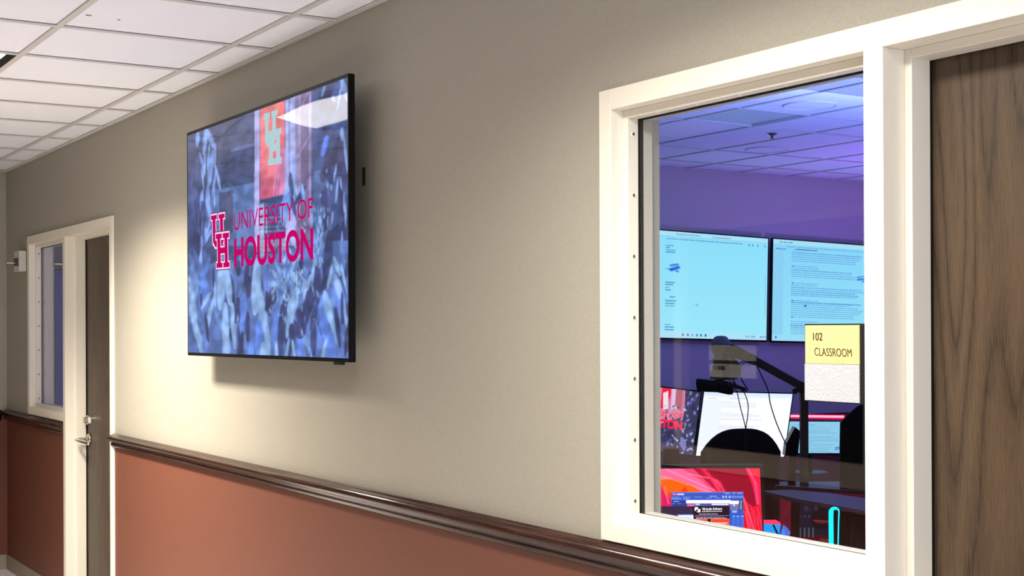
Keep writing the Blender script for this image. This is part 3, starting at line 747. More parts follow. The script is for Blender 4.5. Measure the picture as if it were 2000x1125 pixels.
# ------------------------------------------------------------------ small things on the corridor wall
t = thing('alarm_strobe', (-9.60, 0, 1.96), 'small white alarm box with a projecting arm beside the far sidelight', 'alarm')
obj('housing', bx(-9.70, -9.545, -0.045, -0.0003, 1.965, 2.098, bevel=0.004), MT['white'], t)
bm = bmesh.new(); tube(bm, [(-9.60, -0.044, 2.02), (-9.60, -0.105, 2.02)], 0.009, 10)
tube(bm, [(-9.60, -0.104, 2.02), (-9.60, -0.116, 2.02)], 0.016, 12)
obj('arm', bm, MT['steel'], t, label='short metal arm')
bm = bmesh.new(); box(bm, -9.63, -9.57, -0.060, -0.045, 2.00, 2.05)
obj('lens', bm, MT['greymetal'], t)
p = at(711, 345, 'y', 0)
o = obj('tape_strip', bx(p.x - 0.012, p.x + 0.012, -0.0012, -0.0003, p.z - 0.031, p.z + 0.031), MT['green'])
tag(o, 'short green strip of tape on the wall right of the television', 'tape')

# ------------------------------------------------------------------ room sign stuck to the glass
sg = thing('room_sign', (-2.174, 0.058, 1.42), 'yellow and white room sign reading 102 CLASSROOM on the near glass', 'sign')
ysg = 0.0520
obj('back_plate', bx(-2.259, -2.083, ysg + 0.002, 0.0602, 1.4195, 1.5865), MT['black'], sg)  # black right margin of the plate doubles as the gasket's shadow
obj('name_panel', bx(-2.2565, -2.0935, ysg, ysg + 0.003, 1.5010, 1.5835, bevel=0.0006, seg=1), MT['signyellow'], sg)
MT['embossed'] = mat('embossed_white_panel', (0.47, 0.48, 0.52), 0.4)
_m = MT['embossed']; _b = _m.node_tree.nodes['Principled BSDF']
_tc = nd(_m, 'ShaderNodeTexCoord'); _n = nd(_m, 'ShaderNodeTexNoise'); _n.inputs['Scale'].default_value = 95; _n.inputs['Detail'].default_value = 0; _n.inputs['Distortion'].default_value = 1.6
_s = nd(_m, 'ShaderNodeMath', operation='PINGPONG'); _mu = nd(_m, 'ShaderNodeMath', operation='MULTIPLY'); _mu.inputs[1].default_value = 5; _s.inputs[1].default_value = 1
_bp = nd(_m, 'ShaderNodeBump'); _bp.inputs['Strength'].default_value = 0.6; _bp.inputs['Distance'].default_value = 0.0012
lk(_m, _tc.outputs['Object'], _n.inputs['Vector']); lk(_m, _n.outputs['Fac'], _mu.inputs[0]); lk(_m, _mu.outputs[0], _s.inputs[0]); lk(_m, _s.outputs[0], _bp.inputs['Height']); lk(_m, _bp.outputs[0], _b.inputs['Normal'])
obj('embossed_panel', bx(-2.2575, -2.0930, ysg - 0.001, ysg + 0.002, 1.4215, 1.5005, bevel=0.0006, seg=1), MT['embossed'], sg)
sp = lambda u, v: at(u, v, 'y', ysg)
text_quad('lettering', '102', sp(1588, 650), sp(1606.5, 650), sp(1606.5, 665), sp(1588.5, 664.5), MT['signink'], sg, lift=0.0001, thick=0.0007, nrm=Vector((0, -1, 0)))
text_quad('lettering', 'CLASSROOM', sp(1591, 679), sp(1663, 681.5), sp(1664, 697), sp(1591.5, 694.5), MT['signink'], sg, bold=-0.012, lift=0.0001, thick=0.0007, nrm=Vector((0, -1, 0)))
bm = bmesh.new()
for (u0, u1, v0, v1, n_) in ((1589, 1604, 672, 676, 3), (1607, 1650, 702, 706.5, 9)):
    bm = bmesh.new()
    for k in range(n_):
        for r_ in range(3):
            for c_ in range(2):
                if rnd.random() < 0.55:
                    pp = sp(u0 + (u1 - u0) * (k + 0.3 * c_) / n_, v0 + (v1 - v0) * r_ / 2)
                    bmesh.ops.create_uvsphere(bm, u_segments=6, v_segments=4, radius=0.0009, matrix=Matrix.Translation(pp))
    obj('braille', bm, MT['braille'], sg)

# ------------------------------------------------------------------ classroom wall screens
def textlines(pc, u0, u1, v0, v1, n, c, al, thick, r, heads=()):
    for k in range(n):
        v = v0 + (v1 - v0) * k / max(1, n - 1); hd = k in heads
        x1 = u0 + (u1 - u0) * (r.uniform(.25, .45) if hd else r.uniform(.72, 1.0))
        x = u0
        while x < x1:
            w_ = r.uniform(.006, .02); pc.rect(x, min(x + w_, x1), v, v + thick, c, al * (1.3 if hd else 1)); x += w_ + .0035
XT = -9.82
def wall_tv(y0, y1, ztop, zbot, roll, label, pc, strength, grp=None):
    c = Vector((XT, (y0 + y1) / 2, (ztop + zbot) / 2))
    r = thing('wall_screen', (RX0, c.y, zbot), label, 'television', grp)
    ex = Vector((0, math.cos(roll), -math.sin(roll)))
    cr = build_tv(r, c, ex, Vector((1, 0, 0)), y1 - y0, ztop - zbot, wall=XT - RX0, bez=0.010)
    screen('screen', pc, *cr, screen_mat('wall_screen_picture', strength, 0.1, 0.2), r)
    return r
CYA = (150, 226, 250)
def wu(px, y0=4.945, y1=6.615): return (at(px, 560, 'x', XT).y - y0) / (y1 - y0)
def wv(v, u): return (v - (448 + (u - 1297) * .064)) / (211 - (u - 1297) * .025)
rr = random.Random(5)
pc = Pic(420, 240, CYA)
pc.grad(0, 1, 0, 1, (140, 222, 250), (158, 232, 250))
pc.rect(0, 1, 0, .05, (170, 226, 246)); pc.rect(0, 1, .045, .05, (110, 170, 225), .6); pc.rect(0, 1, .945, 1, (176, 226, 246)); pc.rect(0, 1, 0, .004, (90, 160, 230))
textlines(pc, wu(1318), wu(1372), .020, .020, 1, (80, 120, 190), .5, .012, rr); textlines(pc, wu(1300), wu(1455), .065, .065, 1, (80, 130, 190), .6, .014, rr); textlines(pc, wu(1390), wu(1440), .022, .022, 1, (80, 120, 190), .5, .012, rr)
for v_, w_ in ((476, 15), (480, 4), (485, 18), (489, 17), (522, 7), (549, 16), (553, 15), (559, 6), (564, 8), (577, 20), (585, 20), (590, 18), (595, 17), (632, 10), (637, 17), (642, 18)):
    u_ = wu(1299 + w_); x = wu(1299) if v_ not in (577,) else wu(1308)
    while x < u_: pc.rect(x, x + .010, wv(v_, 1305), wv(v_, 1305) + .011, (60, 110, 185), .75); x += .013
pc.line(wu(1309), wv(517, 1315), wu(1322), wv(514, 1315), .008, (40, 110, 200), .9); pc.line(wu(1310), wv(525, 1315), wu(1323), wv(520, 1315), .014, (20, 90, 220), .95); pc.line(wu(1320), wv(527, 1315), wu(1323), wv(528, 1315), .008, (60, 130, 210), .9)
for u_, c_ in zip((1335, 1345, 1354, 1363, 1371, 1380), ((170, 90, 150), (70, 120, 190), (190, 150, 170), (10, 150, 210), (20, 110, 200), (20, 90, 190))): pc.leaf(wu(u_), .968, .007, .014, 0, c_, .95, asp=1.7, pw=.3)
for u_ in (1459, 1464, 1470, 1474, 1487, 1491, 1496): pc.rect(wu(u_), wu(u_) + .011, .962, .975, (90, 125, 195), .7)
for u_ in (1463, 1470, 1480, 1494): pc.leaf(wu(u_), .078, .005, .009, 0, (60, 110, 190), .9, asp=1.7, pw=.3)
pc.rect(.984, .987, .38, .78, (80, 150, 215), .8); pc.leaf(wu(1362), wv(595, 1362), .012, .012, 0, (120, 190, 230), .8, asp=1.7, pw=.3)
wall_tv(4.945, 6.615, 2.432, 1.462, 0.028, 'left wall screen of the touching pair behind the glass, mostly blank pale cyan page', pc, 1.12)
pc = Pic(420, 240, CYA)
pc.grad(0, 1, 0, 1, (136, 214, 250), (150, 226, 250)); pc.rect(0, .08, .1, .94, (140, 205, 242), .7)
pc.rect(0, 1, 0, .045, (170, 224, 246)); textlines(pc, .05, .16, .02, .02, 1, (70, 110, 190), .7, .012, rr); textlines(pc, .10, 1, .062, .062, 1, (90, 150, 205), .5, .010, rr); textlines(pc, .02, .12, .085, .085, 1, (80, 110, 190), .7, .012, rr); textlines(pc, .16, .34, .082, .082, 1, (60, 90, 170), .8, .014, rr)
for v0, n_, hd in ((.115, 5, ()), (.25, 6, (0, 1)), (.42, 7, (0, 1)), (.59, 9, (0,)), (.80, 7, (0, 1))):
    for k in range(n_):
        v = v0 + k * .0205; w_ = .20 if k in hd else rr.uniform(.46, .56)
        x = .14
        while x < .14 + w_:
            d_ = rr.uniform(.006, .02); pc.rect(x, x + d_, v, v + .009, (70, 118, 200), .72 if k == len(hd) else .5); x += d_ + .0035
for k in range(4): pc.leaf(.15, .255 + .17 * k, .005, .008, 0, (60, 100, 190), .9, asp=1.7, pw=.3)
for u0, v0, w_, h_ in ((.66, .33, .05, .008), (.665, .355, .045, .014), (.70, .375, .01, .010)): pc.line(u0, v0, u0 + w_, v0 - .012, h_ * .6, (40, 110, 210), .9)
pc.leaf(.25, .645, .010, .012, 0, (30, 100, 220), .9, asp=1.7, pw=.3); pc.rect(0, 1, .945, 1, (160, 220, 246), .8); pc.leaf(.03, .965, .008, .012, .4, (90, 90, 220), .9, asp=1.7, pw=.3)
wall_tv(6.660, 8.330, 2.388, 1.414, 0.026, 'right wall screen of the touching pair behind the glass, page of blue text', pc, 1.1)
pc = Pic(12, 8, (26, 34, 112))
wall_tv(0.235, 1.90, 1.995, 1.035, 0.0, 'dark navy wall screen seen through the far sidelight', pc, 1.2)

# ------------------------------------------------------------------ classroom ceiling details
def ceiling_ring(x, y, label):
    r = thing('ceiling_speaker', (x, y, RCEIL), label, 'ceiling speaker', 'round white speakers in the classroom ceiling')
    bm = bmesh.new(); pts = [(x + 0.17 * math.cos(a_ * PI / 16), y + 0.17 * math.sin(a_ * PI / 16), RCEIL + 0.003) for a_ in range(33)]
    tube(bm, pts, 0.006, 6, caps=False); obj('rim', bm, MT['tee'], r, smooth=True)
    bm = bmesh.new(); bmesh.ops.create_cone(bm, cap_ends=True, segments=32, radius1=0.165, radius2=0.165, depth=0.004, matrix=Matrix.Translation((x, y, RCEIL + 0.004)))
    obj('grille', bm, MT['tile'], r)
ceiling_ring(-6.67, 4.20, 'round speaker grille flush in the classroom ceiling, the nearer and higher in the picture')
ceiling_ring(-8.50, 5.45, 'round speaker grille flush in the classroom ceiling, the farther one near the sprinkler')
p = at(1508, 262, 'z', RCEIL)
s = thing('sprinkler', (p.x, p.y, RCEIL), 'small dark sprinkler head on the violet classroom ceiling', 'sprinkler')
bm = bmesh.new(); bmesh.ops.create_cone(bm, cap_ends=True, segments=20, radius1=0.028, radius2=0.042, depth=0.010, matrix=Matrix.Translation((p.x, p.y, RCEIL - 0.005)))
obj('escutcheon', bm, MT['steel'], s)
bm = bmesh.new(); tube(bm, [(p.x, p.y, RCEIL - 0.009), (p.x, p.y, RCEIL - 0.030)], [0.012, 0.008], 8)
bmesh.ops.create_cone(bm, cap_ends=True, segments=12, radius1=0.016, radius2=0.016, depth=0.003, matrix=Matrix.Translation((p.x, p.y, RCEIL - 0.032)))
obj('sprinkler_head', bm, MT['greymetal'], s)
r = thing('ceiling_panel_light', ((pan[0] + pan[1]) / 2, (pan[2] + pan[3]) / 2, RCEIL), 'square unlit bluish panel light in the classroom ceiling', 'ceiling light')
obj('diffuser', bx(pan[0] + .02, pan[1] - .02, pan[2] + .02, pan[3] - .02, RCEIL + 0.012, RCEIL + 0.03), MT['diffuser_off'], r)
bm = bmesh.new()
for a_ in ((pan[0] + .012, pan[0] + .03, pan[2] + .012, pan[3] - .012), (pan[1] - .03, pan[1] - .012, pan[2] + .012, pan[3] - .012), (pan[0] + .03, pan[1] - .03, pan[2] + .012, pan[2] + .03), (pan[0] + .03, pan[1] - .03, pan[3] - .03, pan[3] - .012)):
    box(bm, *a_, RCEIL + 0.0042, RCEIL + 0.012)
obj('frame', bm, MT['tee'], r)

# ------------------------------------------------------------------ monitors and desks behind the glass
def monitor(label, px, Z, pc, strength, deskz, bez=0.010, stand=True, chin=1.6, tilt=0.0, cat='monitor', name='monitor', spec=0.1):
    """px: four photo corners of the lit area tl tr br bl, standing at forward distance Z (list allowed)"""
    Zs = Z if isinstance(Z, (list, tuple)) else [Z] * 4
    tl, tr, br, bl = [atZ(u, v, z) for (u, v), z in zip(px, Zs)]
    ex = (tr - tl).normalized(); ez = (tl - bl).normalized(); n_ = ez.cross(ex).normalized() * -1
    if n_.dot(CO - tl) < 0: n_ = -n_
    c = (tl + br) / 2
    foot = c - n_ * 0.10
    r = thing(name, (foot.x, foot.y, deskz), label, cat)
    o_ = [tl - ex * bez + ez * bez, tr + ex * bez + ez * bez, br + ex * bez - ez * bez * chin, bl - ex * bez - ez * bez * chin]
    bm = bmesh.new(); slab(bm, [q_ - n_ * 0.002 for q_ in o_], -n_ * 0.022)
    bmesh.ops.bevel(bm, geom=bm.edges[:], offset=0.002, segments=2, affect='EDGES')
    obj('casing', bm, MT['black'], r)
    screen('screen', pc, tl - n_ * 0.0005, tr - n_ * 0.0005, br - n_ * 0.0005, bl - n_ * 0.0005, screen_mat('monitor_picture', strength, spec, 0.2), r)
    if stand:
        bm = bmesh.new()
        mid = c - n_ * 0.03
        slab(bm, [mid + ex * 0.04 + ez * 0.05, mid - ex * 0.04 + ez * 0.05, mid - ex * 0.04 - ez * 0.05, mid + ex * 0.04 - ez * 0.05], -n_ * 0.03)
        tube(bm, [mid - n_ * 0.045, Vector((foot.x, foot.y, mid.z - 0.02)), Vector((foot.x, foot.y, deskz + 0.012))], 0.018, 10)
        bmesh.ops.create_cone(bm, cap_ends=True, segments=28, radius1=0.11, radius2=0.105, depth=0.012, matrix=Matrix.Translation((foot.x, foot.y, deskz + 0.006)))
        obj('stand', bm, MT['black'], r)
    return r, (tl, tr, br, bl, n_)
def desk(label, pts, z, thick=0.03, legs=True, name='desk'):
    """pts: floor-plan corners (x, y)"""
    pts = [(x, max(y, 0.17)) for x, y in pts]
    cx = sum(p_[0] for p_ in pts) / len(pts); cy = sum(p_[1] for p_ in pts) / len(pts)
    r = thing(name, (cx, cy, FLOOR), label, 'desk')
    bm = bmesh.new(); slab(bm, [Vector((x, y, z)) for x, y in pts], Vector((0, 0, -thick)))
    bmesh.ops.bevel(bm, geom=bm.edges[:], offset=0.004, segments=2, affect='EDGES')
    obj('desktop', bm, MT['desk'], r)
    for x, y in pts:
        x = cx + (x - cx) * 0.93; y = cy + (y - cy) * 0.9
        bm = bmesh.new(); box(bm, x - 0.025, x + 0.025, y - 0.025, y + 0.025, FLOOR, z - thick)
        obj('leg', bm, MT['greymetal'], r)
    return r
DZ = 0.72
def flat(p_): return (p_.x, p_.y)
e = R2.copy(); e.z = 0; e.normalize(); fw = Vector((-e.y, e.x, 0))
c0 = atZ(1440, 900, 4.45); c0 = Vector((c0.x, c0.y, 0))
desk('dark desk just behind the glass carrying the red canyon monitor', [flat(c0 - e * 0.62 - fw * 0.40), flat(c0 + e * 0.95 - fw * 0.40), flat(c0 + e * 0.95 + fw * 0.42), flat(c0 - e * 0.62 + fw * 0.42)], DZ)

# canyon picture with audio mixer window; (fu, fv) turn photo position into picture fractions
TLc, TRc, BRc, BLc = (1094, 916), (1484, 914.5), (1494, 1133), (1094, 1135)
pc = Pic(420, 240, (160, 10, 40))
def cu(u, v): return ((u - 1094) / (1484 + (v - 914) * 0.045 - 1094), (v - 915) / 219.0)
def cpoly(pts, c, al=1.0): pc.poly([cu(*p_) for p_ in pts], c, al)
def crect(u0, u1, v0, v1, c, al=1.0): cpoly([(u0, v0), (u1, v0), (u1 + 0.02 * 0, v1), (u0, v1)], c, al)
pc.grad(0, 1, 0, 1, (214, 40, 70), (150, 8, 34))
cpoly([(1290, 914), (1375, 914), (1400, 935), (1425, 975), (1290, 975)], (232, 64, 110))
cpoly([(1290, 914), (1330, 914), (1372, 940), (1402, 975), (1340, 975), (1290, 945)], (244, 104, 150), .9)
cpoly([(1290, 930), (1320, 936), (1345, 950), (1385, 968), (1390, 976), (1290, 976)], (250, 130, 130), .9)
cpoly([(1290, 937), (1318, 935), (1345, 945), (1372, 962), (1380, 976), (1290, 976)], (244, 92, 10))
cpoly([(1330, 960), (1338, 950), (1345, 962), (1360, 963), (1378, 976), (1300, 976), (1306, 962)], (226, 50, 20), .8)
pc.line(*cu(1300, 916), *cu(1395, 958), .006, (250, 150, 190), .6); pc.line(*cu(1296, 930), *cu(1420, 972), .005, (252, 160, 160), .6)
cpoly([(1352, 914), (1480, 914), (1480, 1000), (1420, 965), (1408, 940), (1385, 930)], (146, 6, 40))
cpoly([(1352, 914), (1366, 914), (1410, 955), (1415, 975), (1400, 960)], (180, 14, 56))
pc.line(*cu(1372, 914), *cu(1392, 938), .012, (236, 40, 80), .9); pc.line(*cu(1392, 936), *cu(1404, 958), .009, (244, 60, 90), .9); pc.line(*cu(1402, 950), *cu(1412, 975), .009, (246, 50, 70), .9); pc.line(*cu(1346, 925), *cu(1384, 934), .004, (250, 140, 150), .8)
cpoly([(1456, 914), (1484, 914), (1486, 990), (1478, 984), (1470, 950)], (236, 26, 66)); pc.line(*cu(1460, 914), *cu(1476, 945), .006, (250, 80, 140), .8); pc.line(*cu(1476, 945), *cu(1480, 985), .008, (250, 70, 130), .8)
cpoly([(1446, 970), (1470, 990), (1484, 985), (1492, 1060), (1446, 1060)], (222, 16, 52)); pc.line(*cu(1452, 972), *cu(1474, 1040), .006, (250, 90, 120), .8); pc.line(*cu(1462, 990), *cu(1484, 1050), .005, (170, 4, 30), .8); pc.line(*cu(1455, 1000), *cu(1466, 1048), .006, (244, 60, 80), .6)
cpoly([(1290, 945), (1300, 968), (1311, 976), (1311, 986), (1290, 986)], (214, 20, 90)); pc.line(*cu(1298, 950), *cu(1306, 984), .004, (246, 100, 160), .8)
for k in range(14):
    a_ = rr.uniform(1452, 1482); pc.line(*cu(a_, rr.uniform(985, 1010)), *cu(a_ + rr.uniform(4, 12), rr.uniform(1025, 1050)), .0025, rr.choice([(250, 90, 120), (150, 4, 30), (240, 40, 60)]), .5)
W0 = 1311
crect(W0, 1452, 961.5, 1135, (46, 84, 186)); crect(W0, 1452, 961, 962.5, (120, 140, 230)); crect(W0 + 1, 1345, 978, 1135, (34, 56, 140))
crect(1313, 1322, 964, 967, (250, 120, 170), .9); crect(1323, 1336, 964, 967, (230, 230, 250), .9)
for k in range(3): crect(1411 + k * 6, 1414 + k * 6, 969, 973, (190, 210, 250), .9)
for a_, b_, v_ in ((1312, 1327, 970), (1333, 1349, 970), (1356, 1371, 970), (1386, 1400, 969), (1379, 1391, 972), (1395, 1407, 972), (1312, 1331, 973.6), (1334, 1346, 973.6), (1416, 1426, 963.5), (1431, 1436, 963.5), (1440, 1450, 963.5), (1316, 1326, 979), (1313, 1318, 983), (1324, 1330, 983)): crect(a_, b_, v_, v_ + 1.6, (150, 180, 240), .8)
crect(1425, 1452, 968.5, 973.5, (130, 130, 220), .8)
crect(1340, 1427, 977, 983.5, (252, 252, 255)); crect(1425, 1443, 978.5, 985, (250, 250, 255)); crect(1341, 1425, 984, 988.5, (70, 80, 150)); crect(1342, 1356, 985, 988.5, (244, 110, 170), .9); crect(1358, 1367, 984.5, 986.5, (230, 230, 250), .8); crect(1390, 1423, 984.5, 986.8, (244, 244, 255), .9)
crect(1290, 1353, 989, 1030, (44, 34, 66)); crect(1353, 1425, 989, 1040, (24, 14, 30)); crect(1324, 1354, 1004, 1006, (40, 110, 200)); crect(1324, 1354, 1006.5, 1040, (232, 236, 250)); crect(1335, 1344, 1016, 1020, (30, 20, 40))
for k in range(9): crect(1328 + k * 2.5, 1329.6 + k * 2.5, 1010, 1014, (130, 150, 220), .6)
crect(1357, 1363, 991, 998, (240, 240, 250)); crect(1361, 1368, 994, 1001, (240, 240, 250)); crect(1359, 1363, 995, 999, (40, 30, 50))
for v_, a_, b_ in ((1003.5, 1365, 1402), (1007, 1358, 1422), (1009.5, 1359, 1412), (1012, 1360, 1416)):
    x = a_
    while x < b_: w_ = rr.uniform(2, 5); crect(x, x + w_, v_, v_ + (2 if v_ < 1004 else 1.3), (200, 190, 230), .8); x += w_ + 1
for a_, b_ in ((1358, 1382), (1388, 1424)):
    crect(a_, b_, 1013.5, 1026, (250, 120, 130)); crect(a_ + 1, b_ - 1, 1014.5, 1025, (240, 66, 24)); crect(a_ + 3, b_ - 3, 1021, 1023.5, (255, 200, 200), .8)
crect(1388, 1410, 1027.5, 1030, (250, 200, 220), .8)
crect(1426, 1442, 986, 997, (110, 110, 170)); crect(1438, 1442, 986, 991, (230, 70, 110), .9); crect(1432, 1435, 986, 989, (240, 240, 250)); crect(1443.5, 1451, 978, 997, (30, 50, 70)); crect(1445, 1449.5, 979, 996, (110, 190, 190), .7)
crect(1430, 1439, 998, 1002, (150, 200, 240), .9)
for k in range(3):
    x = 1430 + k * 8.3; crect(x, x + 6, 1007, 1029, (60, 110, 220), .7); crect(x + 1, x + 5, 1008, 1010, (170, 220, 250), .7); pc.leaf(*cu(x + 3, 1034), .008, .016, 0, (170, 225, 250), 1, asp=1.7, pw=.25); crect(x + 1.5, x + 4.5, 1036, 1060, (150, 215, 250), .9)
m1, cc = monitor('large black monitor showing a red canyon picture and an audio mixer window', [TLc, TRc, BRc, BLc], 4.2, pc, 1.35, DZ, bez=0.011)
scr = [o_ for o_ in m1.children if o_.name.startswith('screen')][0]
WH = emit_mat('screen_white_text', rgb(240, 236, 250), 1.3)
sz = lambda u, v: atZ(u, v, 4.196)
text_quad('lettering', 'VB-Audio Software', sz(1371, 991.8), sz(1410.5, 991.2), sz(1410.5, 995.6), sz(1371, 996.4), WH, scr, bold=0.03)
text_quad('lettering', 'Audio Mechanic & Sound Breeder', sz(1371, 997.4), sz(1410.5, 996.8), sz(1410.5, 999.4), sz(1371, 1000.2), WH, scr, bold=0.02)

# second, dim monitor to the right with the same picture
pc = Pic(260, 200, (60, 8, 26))
pc.grad(0, 1, 0, 1, (62, 10, 28), (66, 6, 26))
dq = lambda u, v: ((u - 1522) / 178.0, (v - 955 - (u - 1522) * 0.067) / 155.0)
def drect(u0, u1, v0, v1, c, al=1.0): a_, b_ = dq(u0, v0); c2, d2 = dq(u1, v1); pc.rect(a_, c2, b_, d2, c, al)
drect(1524, 1557, 965, 1060, (92, 14, 38)); pc.line(*dq(1530, 1005), *dq(1552, 975), .02, (120, 22, 44), .6); pc.line(*dq(1526, 1015), *dq(1548, 1030), .03, (110, 18, 42), .5)
drect(1557, 1700, 972, 1052, (20, 22, 40)); drect(1568, 1597, 979, 983, (110, 104, 124), .8); drect(1586, 1700, 983, 1040, (14, 10, 22)); drect(1586, 1618, 984, 986, (110, 100, 130), .7)
for k in range(4): drect(1561 + k * 8.5, 1564.5 + k * 8.5, 1030, 1050, (70, 100, 116), .8)
for k in range(3): drect(1571 + k * 9, 1579 + k * 9, 989 + 8 * (k == 1), 998, (60, 54, 84), .7); drect(1560 + k * 9, 1565 + k * 9, 1007, 1010, (80, 84, 120), .7)
for k in range(5): drect(1601 - 4 * (k % 2), 1700, 993 + k * 4.5, 994.3 + k * 4.5, (90, 84, 112), .6)
drect(1589, 1700, 1015, 1026, (150, 44, 34)); drect(1592, 1612, 1020, 1023, (200, 100, 90), .5)
for k in range(3): drect(1598 - 3 * k, 1616, 1028 + k * 3.4, 1029.5 + k * 3.4, (110, 104, 130), .6)
drect(1540, 1700, 1054, 1075, (112, 34, 30)); drect(1600, 1620, 1052, 1070, (120, 60, 36), .7)
pc.blur(1)
monitor('dim secondary monitor behind the cyan light loop, dark red picture with mixer faders', [(1522, 955), (1700, 967), (1701, 1122), (1522, 1110)], 4.75, pc, 1.0, DZ, bez=0.011)

# shelf above the dim monitor
hz = 1.055
pts = [at(u, v, 'z', hz) for u, v in ((1488, 958.5), (1545, 956.5), (1620, 963), (1760, 983), (1760, 1012), (1660, 992), (1560, 975))]
r = thing('monitor_shelf', (pts[3].x, pts[3].y, DZ), 'dark slate shelf standing over the dim monitor', 'shelf')
bm = bmesh.new(); slab(bm, pts, Vector((0, 0, -0.012))); obj('shelf_board', bm, MT['desk'], r)
for q_ in (pts[4], pts[1]):
    bm = bmesh.new(); cpt = Vector((q_.x, q_.y, 0)) * 0.96 + Vector((pts[3].x, pts[3].y, 0)) * 0.04
    box(bm, cpt.x - 0.01, cpt.x + 0.01, cpt.y - 0.01, cpt.y + 0.01, DZ, hz - 0.012); obj('post', bm, MT['greymetal'], r)
# dark computer tower at the right
p0 = atZ(1646, 1000, 4.15); p1 = atZ(1760, 1000, 4.15)
r = thing('computer_tower', ((p0.x + p1.x) / 2, (p0.y + p1.y) / 2, DZ), 'black computer tower in the lower right corner of the glass', 'computer')
bm = bmesh.new(); a_ = Vector((p0.x, p0.y, 1.035)); b_ = Vector((p1.x, p1.y, 1.035))
slab(bm, [a_, b_, Vector((b_.x, b_.y, DZ)), Vector((a_.x, a_.y, DZ))], fw * 0.20); bmesh.ops.bevel(bm, geom=bm.edges[:], offset=0.012, segments=3, affect='EDGES')
obj('case', bm, MT['blackgloss'], r)
bm = bmesh.new(); slab(bm, [a_ + e * 0.02 - Vector((0, 0, .02)) - fw * .0015, b_ - e * .02 - Vector((0, 0, .02)) - fw * .0015, b_ - e * .02 - Vector((0, 0, .28)) - fw * .0015, a_ + e * .02 - Vector((0, 0, .28)) - fw * .0015], fw * 0.001)
obj('side_panel', bm, MT['black'], r)

# cyan light loop
Zc = 3.95
L = lambda u, v: atZ(u, v, Zc)
CYN = emit_mat('cyan_led', (0.0, 0.72, 0.95), 1.6)
r = thing('led_loop_lamp', flat(L(1630, 1000)) + (DZ,), 'glowing cyan inverted U loop lamp in front of the computer tower', 'lamp')
pts = [L(1623.5, 1130), L(1623.5, 1060), L(1623, 1010)] + [L(1631 - 7.8 * math.cos(t_), 1000 - 7.5 * math.sin(t_)) for t_ in [k * PI / 10 for k in range(0, 11)]] + [L(1638, 1015), L(1637, 1060), L(1637, 1130)]
rad = [0.0068] * 5 + [0.0055, 0.0052, 0.0048, 0.0044, 0.0038, 0.0032, 0.0026, 0.0022, 0.0020, 0.0018, 0.0018, 0.0018]
bm = bmesh.new(); tube(bm, pts, rad[:len(pts)] + [0.0018] * max(0, len(pts) - len(rad)), 12); obj('light_tube', bm, CYN, r, smooth=True)
q_ = L(1630, 1130); bm = bmesh.new(); bmesh.ops.create_cone(bm, cap_ends=True, segments=24, radius1=0.05, radius2=0.045, depth=q_.z - DZ + 0.004, matrix=Matrix.Translation((q_.x, q_.y, (q_.z + DZ) / 2)))
obj('base', bm, MT['black'], r)
# small glowing box and blue leaf-like light beside the canyon monitor
Zg = 4.05
G = lambda u, v: atZ(u, v, Zg)
BLU = emit_mat('blue_led', (0.0, 0.30, 0.85), 1.3); RED = emit_mat('red_led', (0.9, 0.04, 0.12), 1.3); BL2 = emit_mat('blue_violet_led', (0.10, 0.16, 0.75), 1.0)
r = thing('led_cube', flat(G(1510, 1040)) + (DZ,), 'small cube glowing blue with a red top beside the canyon monitor', 'lamp')
bm = bmesh.new(); slab(bm, [G(1494.5, 1024), G(1525, 1025), G(1522, 1044), G(1514, 1049), G(1500, 1066), G(1494.5, 1066)], fw * 0.03); obj('blue_face', bm, BLU, r)
bm = bmesh.new(); slab(bm, [G(1494, 1018), G(1518, 1018), G(1525, 1021.5), G(1525, 1024.6), G(1494, 1023.6)], fw * 0.03); obj('red_top', bm, RED, r)
bm = bmesh.new(); slab(bm, [G(1508, 1024.5), G(1512, 1024.5), G(1521, 1043), G(1518, 1046)], fw * -0.001); obj('dark_rib', bm, MT['black'], r)
bm = bmesh.new(); a_ = G(1494, 1068); b_ = G(1525, 1068); slab(bm, [a_, b_, Vector((b_.x, b_.y, DZ)), Vector((a_.x, a_.y, DZ))], fw * 0.04); obj('base', bm, MT['black'], r)
r = thing('led_fin_lamp', flat(G(1536, 1050)) + (DZ,), 'small blue violet leaf shaped light right of the glowing cube', 'lamp')
bm = bmesh.new(); slab(bm, [G(1532, 1026), G(1539, 1032), G(1544, 1040), G(1538, 1056), G(1531, 1060), G(1525, 1056), G(1526, 1044)], fw * 0.02); obj('blade', bm, BL2, r)
bm = bmesh.new(); slab(bm, [G(1531, 1030), G(1533, 1040), G(1530, 1057), G(1526, 1055), G(1527, 1044)], fw * -0.002); obj('bright_edge', bm, BLU, r)
bm = bmesh.new(); a_ = G(1526, 1060); b_ = G(1540, 1060); slab(bm, [a_, b_, Vector((b_.x, b_.y, DZ)), Vector((a_.x, a_.y, DZ))], fw * 0.03); obj('base', bm, MT['black'], r)

